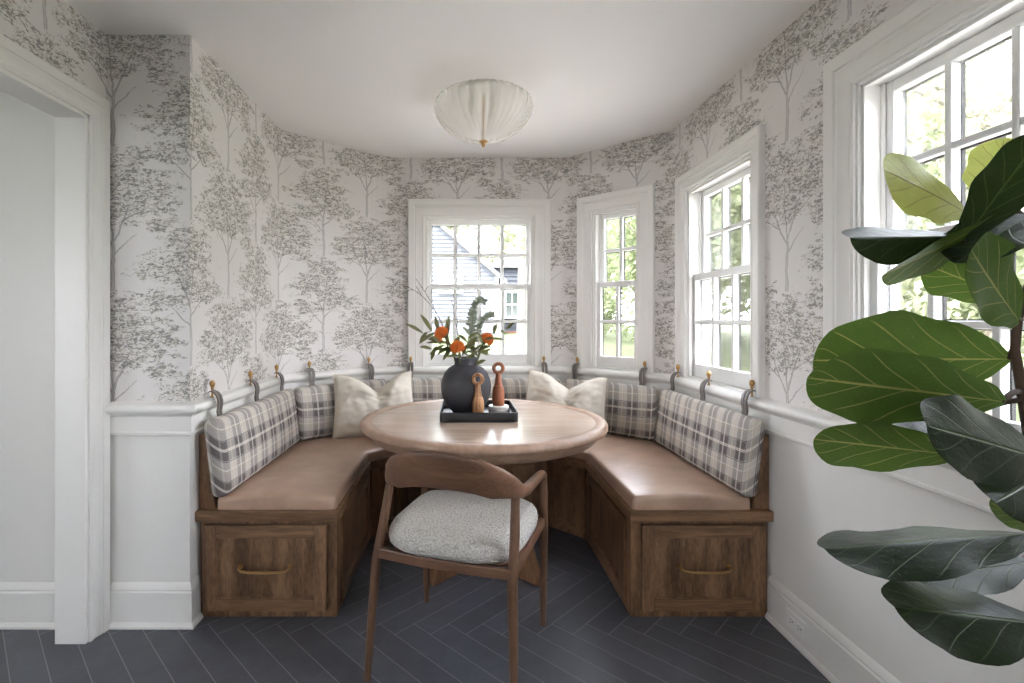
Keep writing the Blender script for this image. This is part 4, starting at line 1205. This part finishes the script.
# (material, base px, tip px, depth base, depth tip, width, normal, ...)
T0 = at3(1016, 322, .86); T1_ = at3(1020, 392, .86); T2_ = at3(1030, 450, .86); T3_ = at3(1034, 520, .86); T4_ = at3(1026, 240, .87)
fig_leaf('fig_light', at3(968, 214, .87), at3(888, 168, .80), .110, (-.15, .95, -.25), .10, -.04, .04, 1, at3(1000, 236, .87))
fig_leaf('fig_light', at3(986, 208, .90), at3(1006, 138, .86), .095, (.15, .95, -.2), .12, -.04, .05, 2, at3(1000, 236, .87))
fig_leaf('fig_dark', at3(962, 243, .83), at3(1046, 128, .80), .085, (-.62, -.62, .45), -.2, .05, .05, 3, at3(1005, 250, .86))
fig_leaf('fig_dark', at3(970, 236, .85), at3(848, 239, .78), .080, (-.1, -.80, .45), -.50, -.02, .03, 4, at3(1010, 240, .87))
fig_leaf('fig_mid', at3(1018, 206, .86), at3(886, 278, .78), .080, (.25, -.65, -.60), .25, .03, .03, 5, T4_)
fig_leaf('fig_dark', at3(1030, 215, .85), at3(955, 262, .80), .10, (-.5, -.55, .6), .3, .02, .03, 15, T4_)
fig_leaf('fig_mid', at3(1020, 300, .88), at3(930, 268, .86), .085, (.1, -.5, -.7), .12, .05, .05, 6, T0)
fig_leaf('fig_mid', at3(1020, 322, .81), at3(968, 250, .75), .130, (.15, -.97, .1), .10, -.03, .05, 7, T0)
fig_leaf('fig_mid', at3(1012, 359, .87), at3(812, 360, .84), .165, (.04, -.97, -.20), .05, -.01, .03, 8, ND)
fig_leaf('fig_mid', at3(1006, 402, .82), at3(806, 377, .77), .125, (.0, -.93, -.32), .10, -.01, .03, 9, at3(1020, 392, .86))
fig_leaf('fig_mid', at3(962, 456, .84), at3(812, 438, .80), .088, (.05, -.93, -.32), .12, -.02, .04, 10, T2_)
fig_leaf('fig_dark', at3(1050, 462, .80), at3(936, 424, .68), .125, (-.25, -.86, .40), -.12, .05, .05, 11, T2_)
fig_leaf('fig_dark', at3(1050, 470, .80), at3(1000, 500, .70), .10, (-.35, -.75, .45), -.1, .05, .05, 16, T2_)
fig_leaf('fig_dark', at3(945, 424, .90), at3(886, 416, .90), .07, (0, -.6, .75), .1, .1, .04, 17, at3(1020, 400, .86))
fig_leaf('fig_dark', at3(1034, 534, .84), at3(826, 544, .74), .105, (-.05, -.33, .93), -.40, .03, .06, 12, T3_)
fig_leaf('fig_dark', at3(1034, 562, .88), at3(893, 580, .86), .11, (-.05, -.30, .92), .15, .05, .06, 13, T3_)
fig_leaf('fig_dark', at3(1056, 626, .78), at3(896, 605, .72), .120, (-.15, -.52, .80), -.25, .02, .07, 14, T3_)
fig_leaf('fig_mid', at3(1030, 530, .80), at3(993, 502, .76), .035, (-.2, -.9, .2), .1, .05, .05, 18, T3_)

# ------------------------------------------------------------------ outdoors
mb = MB(); mb.grid(lambda i, j: V3((-30 + 80 * i, 3.9 + 56 * j, -.35 + (0.95 * min(1, max(0, (3.9 + 56 * j - 6) / 20))) + .12 * mnoise.noise(V3((i * 9, j * 9, 0))))), 40, 40, uv=False)
mb.grid(lambda i, j: V3((-30 + 31.55 * i, -20 + 23.9 * j, -.35)), 6, 6, uv=False)
mb.grid(lambda i, j: V3((1.6 + 48 * i, -20 + 23.9 * j, -.35 + .12 * mnoise.noise(V3((i * 9, 4 + j * 9, 0))))), 20, 20, uv=False)
struct(mb.build('lawn', 'lawn', recalc=False, smooth=80))
mb = MB()      # unseen pale slab added to bounce daylight up to the ceiling
mb.box(1.55, 6.2, -8.5, 4.0, -.5, -.22); mb.box(-6.5, 6.2, 4.0, 7.6, -.5, -.22)
struct(mb.build('bounce_slab', 'bounce_stone', bevel=.02))

# neighbouring house with grey clapboards, its gable to the window
HY = 24.0
def hx(px, Y=HY): return (px - 461) / 505 * Y
def hz(py, Y=HY): return EYE - (py - 319.5) / 505 * Y
t = thing('neighbour_house', 'grey clapboard house with a sloping gable roof seen through the back window', 'house', at(-1.5, HY + 3, 0.4))
xr = hx(497); eave = hz(277); xl = -14.0; zr = 0.25
apx = (hx(428) , )
slope = (hz(222) - hz(277)) / (hx(497) - hx(434))
xa = -5.0; za = eave + slope * (xr - xa)
mb = MB()
# clapboards: stepped courses of siding up to the rake
nb = 46; ch = (za - zr) / nb
for k in range(nb):
    z0 = zr + k * ch; z1 = z0 + ch
    lim = lambda z: xr if z <= eave else xr - (z - eave) / slope
    x1a, x1b = lim(z0), lim(z1); x0a = 2 * xa - x1a if z0 > eave else 2 * xa - xr; x0b = 2 * xa - x1b if z1 > eave else 2 * xa - xr
    vs = [(x0a, HY - .05, z0), (x1a, HY - .05, z0), (x1b, HY, z1), (x0b, HY, z1), (x0a, HY + .1, z0), (x1a, HY + .1, z0), (x1b, HY + .1, z1), (x0b, HY + .1, z1)]
    mb.add(vs, [(0, 1, 2, 3), (0, 4, 5, 1), (1, 5, 6, 2), (3, 2, 6, 7), (0, 3, 7, 4)])
mb.box(2 * xa - xr, xr, HY + .1, HY + 7, zr, eave)
mb.build('siding_wall', 'siding_grey', t)
mb = MB()
for sgn in (-1, 1):
    e = V3((xa + sgn * (xr - xa + .45), HY - .35, eave - .45 * slope)); r = V3((xa, HY - .35, za))
    up = V3((0, 0, .22)); bk = V3((0, 7.6, 0))
    mb.add([e, r, r + up, e + up, e + bk, r + bk, r + bk + up, e + bk + up], [(0, 1, 2, 3), (4, 7, 6, 5), (0, 3, 7, 4), (3, 2, 6, 7), (0, 4, 5, 1), (1, 5, 6, 2)])
mb.build('roof', 'roof_shingle', t)
mb = MB(); mb.box(xr - .12, xr + .06, HY - .09, HY + .05, zr, eave)
mb.tube([(xr + .16, HY - .1, zr), (xr + .16, HY - .1, eave - .5), (xr + .3, HY - .3, eave - .2)], .07, 8); mb.build('downspout', 'house_trim', t)
wx0, wx1, wz0, wz1 = hx(441), hx(460), hz(291), hz(278)
def hwin(t, x0, x1, z0, z1, y):
    f = MB(); w = .14
    f.box(x0 - w, x0, y - .12, y, z0 - w, z1 + w); f.box(x1, x1 + w, y - .12, y, z0 - w, z1 + w); f.box(x0, x1, y - .12, y, z1, z1 + w); f.box(x0, x1, y - .12, y, z0 - w, z0)
    f.box(x0, x1, y - .08, y, (z0 + z1) / 2 - .04, (z0 + z1) / 2 + .04); f.box((x0 + x1) / 2 - .03, (x0 + x1) / 2 + .03, y - .08, y, z0, z1)
    fo_ = f.build('window', 'house_trim', t); g = MB(); g.box(x0, x1, y - .05, y + .02, z0, z1); g.build('pane', 'house_glass', fo_)
hwin(t, wx0, wx1, wz0, wz1, HY - .04)
# lower grey wing with a window and a brick planter at its foot
GY = 27.0
t = thing('garden_shed', 'darker grey outbuilding with a white window, right of the clapboard house', 'outbuilding', at(hx(510, GY), GY + 2, .5))
mb = MB(); x0, x1 = hx(494, GY), hx(560, GY)
k0, k1 = hz(352, GY), hz(268, GY)
for k in range(20):
    z0 = k0 + (k1 - k0) * k / 20; z1 = k0 + (k1 - k0) * (k + 1) / 20
    mb.add([(x0, GY - .05, z0), (x1, GY - .05, z0), (x1, GY, z1), (x0, GY, z1)], [(0, 1, 2, 3)]); mb.add([(x0, GY - .05, z0), (x1, GY - .05, z0), (x1, GY, z0), (x0, GY, z0)], [(0, 3, 2, 1)])
mb.box(x0, x1, GY, GY + 4, k0, k1); mb.build('siding_wall', 'siding_dark', t)
mb = MB(); mb.prism([(x0 - .3, k1), (x1 + .3, k1), ((x0 + x1) / 2, k1 + 1.6)], GY - .3, GY + 4.3, lambda p: V3((p[0], p[2], p[1]))); mb.build('roof', 'roof_shingle', t)
hwin(t, hx(506, GY), hx(518, GY), hz(316, GY), hz(293, GY), GY - .02)
mb = MB(); mb.box(hx(496, GY - 1), hx(520, GY - 1), GY - 1.6, GY - .8, hz(350, GY - 1), hz(331, GY - 1))
o = mb.build('brick_planter', 'brick_bed', None, at(hx(508, GY - 1), GY - 1.2, hz(350, GY - 1)), bevel=.05); tag(o, 'low reddish brick planter in front of the darker grey outbuilding', 'planter')

def ground_z(x, y): return -.35 + 0.95 * min(1, max(0, (y - 6) / 20)) if y > 3.9 else -.35
def tree(name, label, x, y, h, cz, rx, rz, nleaf, lsize, key, seed, group, trunk=.14, lobes=9):
    rnd = random.Random(seed); g = ground_z(x, y) - .05
    t = thing(name, label, 'tree' if trunk > .05 else 'shrub', at(x, y, g), group)
    if trunk > 0:
        mb = MB(); mb.tube([(x, y, g - .1), (x + .1 * trunk, y, g + h * .3), (x - trunk, y + .1, g + h * .62), (x, y, g + h * .85)], [trunk, trunk * .8, trunk * .6, trunk * .25], 12)
        for k in range(6):
            a = rnd.uniform(0, 6.28); z = g + h * rnd.uniform(.35, .65); e = V3((x + rx * .7 * math.cos(a), y + rx * .7 * math.sin(a), z + h * .2))
            mb.tube([(x, y, z), V3((x, y, z)).lerp(e, .5) + V3((0, 0, .1)), e], [trunk * .4, trunk * .25, trunk * .1], 7)
        mb.build('trunk', 'tree_bark', t, smooth=60)
    cs = [(V3((x, y, g + cz)) + V3((rnd.gauss(0, .42) * rx, rnd.gauss(0, .42) * rx, rnd.gauss(0, .42) * rz)), rnd.uniform(.4, .68)) for _ in range(lobes)]
    mb = MB()
    for k in range(nleaf):
        c, f = cs[k % lobes]
        d = V3((rnd.gauss(0, 1), rnd.gauss(0, 1), rnd.gauss(0, 1))).normalized() * rnd.uniform(.45, 1.0)
        p = c + V3((d.x * rx * f, d.y * rx * f, d.z * rz * f))
        if p.z < g + .05: p.z = g + rnd.uniform(.05, .4)
        n = V3((rnd.gauss(0, 1), rnd.gauss(0, 1), rnd.gauss(.5, 1))).normalized(); a = n.orthogonal().normalized(); b_ = n.cross(a); s = lsize * rnd.uniform(.6, 1.3)
        mb.add([p - a * s, p - b_ * s * .5, p + a * s, p + b_ * s * .5], [(0, 1, 2, 3)])
    mb.build('foliage', key, t, recalc=False)
tree('garden_tree', 'tree with a thick pale trunk standing in front of the grey outbuilding', 1.95, 15.5, 12, 10.2, 2.6, 2.2, 2600, .16, 'foliage_pale', 1, 'trees in the garden', .26)
tree('garden_tree', 'leafy tree filling the narrow window of the angled wall', 5.2, 13.0, 6.5, 4.0, 2.3, 2.6, 8000, .10, 'foliage_green', 2, 'trees in the garden', .14)
tree('garden_tree', 'broad pale tree behind the narrow window, further off', 7.6, 18.5, 8.5, 5.2, 3.2, 3.6, 4200, .18, 'foliage_pale', 3, 'trees in the garden', .16)
tree('garden_tree', 'leafy tree seen through the upper panes of the big side window', 9.2, 12.0, 7.5, 5.0, 3.0, 3.0, 8000, .11, 'foliage_pale', 4, 'trees in the garden', .16)
tree('garden_tree', 'green tree low behind the big side window', 11.5, 16.0, 6.5, 4.0, 3.2, 3.0, 4200, .17, 'foliage_green', 5, 'trees in the garden', .15)
tree('garden_tree', 'tree with airy leaves outside the window behind the fig', 7.6, 7.2, 7.5, 4.6, 2.6, 3.0, 9000, .085, 'foliage_pale', 6, 'trees in the garden', .13)
tree('garden_tree', 'dense tree outside the window behind the fig, partly hidden by its leaves', 10.5, 9.0, 6.0, 3.6, 2.8, 2.6, 9000, .10, 'foliage_green', 7, 'trees in the garden', .15)
tree('garden_tree', 'tall pale tree standing behind the other trees on the right', 14.5, 10.5, 9.0, 5.5, 3.6, 4.0, 4200, .2, 'foliage_pale', 8, 'trees in the garden', .18)
tree('garden_tree', 'pale tree high over the roof of the clapboard house', -2.0, 36.0, 12.5, 9.6, 5.0, 3.6, 2600, .32, 'foliage_pale', 9, 'trees in the garden', .2)
for k, (x, y) in enumerate(((4.5, 29.0), (9.5, 26.0), (14.5, 22.0), (18.5, 17.0), (20.5, 11.5), (21.0, 5.5))):
    tree('garden_tree', 'far pale tree in the row closing off the back of the garden', x, y, 9.5, 4.6, 4.4, 4.6, 5200, .24, 'foliage_pale', 40 + k, 'far trees closing off the garden', .2, 14)
tree('garden_shrub', 'rounded shrub at the edge of the lawn, right of the outbuilding', 6.0, 22.0, 2.2, 1.1, 1.4, 1.0, 1500, .1, 'foliage_green', 10, 'shrubs along the lawn', .04)
tree('garden_shrub', 'long low shrub along the lawn below the side windows', 8.5, 20.0, 2.2, 1.1, 1.8, 1.1, 1800, .1, 'foliage_green', 11, 'shrubs along the lawn', .04)
tree('garden_shrub', 'rounded shrub on the lawn edge to the far right', 12.5, 12.8, 2.0, 1.0, 1.6, 1.0, 1500, .1, 'foliage_green', 12, 'shrubs along the lawn', .04)

# ------------------------------------------------------------------ light
w = bpy.data.worlds.new('overcast_sky'); SC.world = w; w.use_nodes = True
nt = w.node_tree; E.nt = nt
bg = nt.nodes['Background']
_, _, zz = sep(coords('Generated'))
plug(nt, mixc(step(zz, -0.1, 0.6), lin((246, 245, 251)), lin((234, 238, 252))), bg.inputs['Color'])
bg.inputs['Strength'].default_value = 7.0
sun = bpy.data.lights.new('sun', 'SUN'); sun.energy = 2.5; sun.angle = math.radians(4); sun.color = (1.0, .96, .90)
so = bpy.data.objects.new('sun', sun); COL.objects.link(so)
so.rotation_euler = V3((0.30, 0.62, -0.85)).to_track_quat('-Z', 'Y').to_euler()

# ------------------------------------------------------------------ camera (shift lens, looking straight at the back wall)
cam = bpy.data.cameras.new('camera'); co = bpy.data.objects.new('camera', cam); COL.objects.link(co)
co.location = (0, 0, EYE); co.rotation_euler = (math.radians(90), 0, 0)
cam.sensor_width = 36.0; cam.lens = 505 / 1024 * 36
cam.shift_x = (512 - 461) / 1024; cam.shift_y = -(341.5 - 319.5) / 1024
cam.clip_start = 0.05; cam.clip_end = 200
SC.camera = co
vs = SC.view_settings
SC.display_settings.display_device = 'sRGB'
vs.view_transform = 'Standard'; vs.look = 'None'; vs.gamma = 1.0; vs.use_curve_mapping = False
vs.exposure = 1.95
SC.cycles.use_denoising = True
SC.cycles.max_bounces = 10; SC.cycles.diffuse_bounces = 6; SC.cycles.transparent_max_bounces = 16; SC.cycles.glossy_bounces = 4
SC.cycles.sample_clamp_indirect = 8.0
SC.cycles.caustics_reflective = False; SC.cycles.caustics_refractive = False
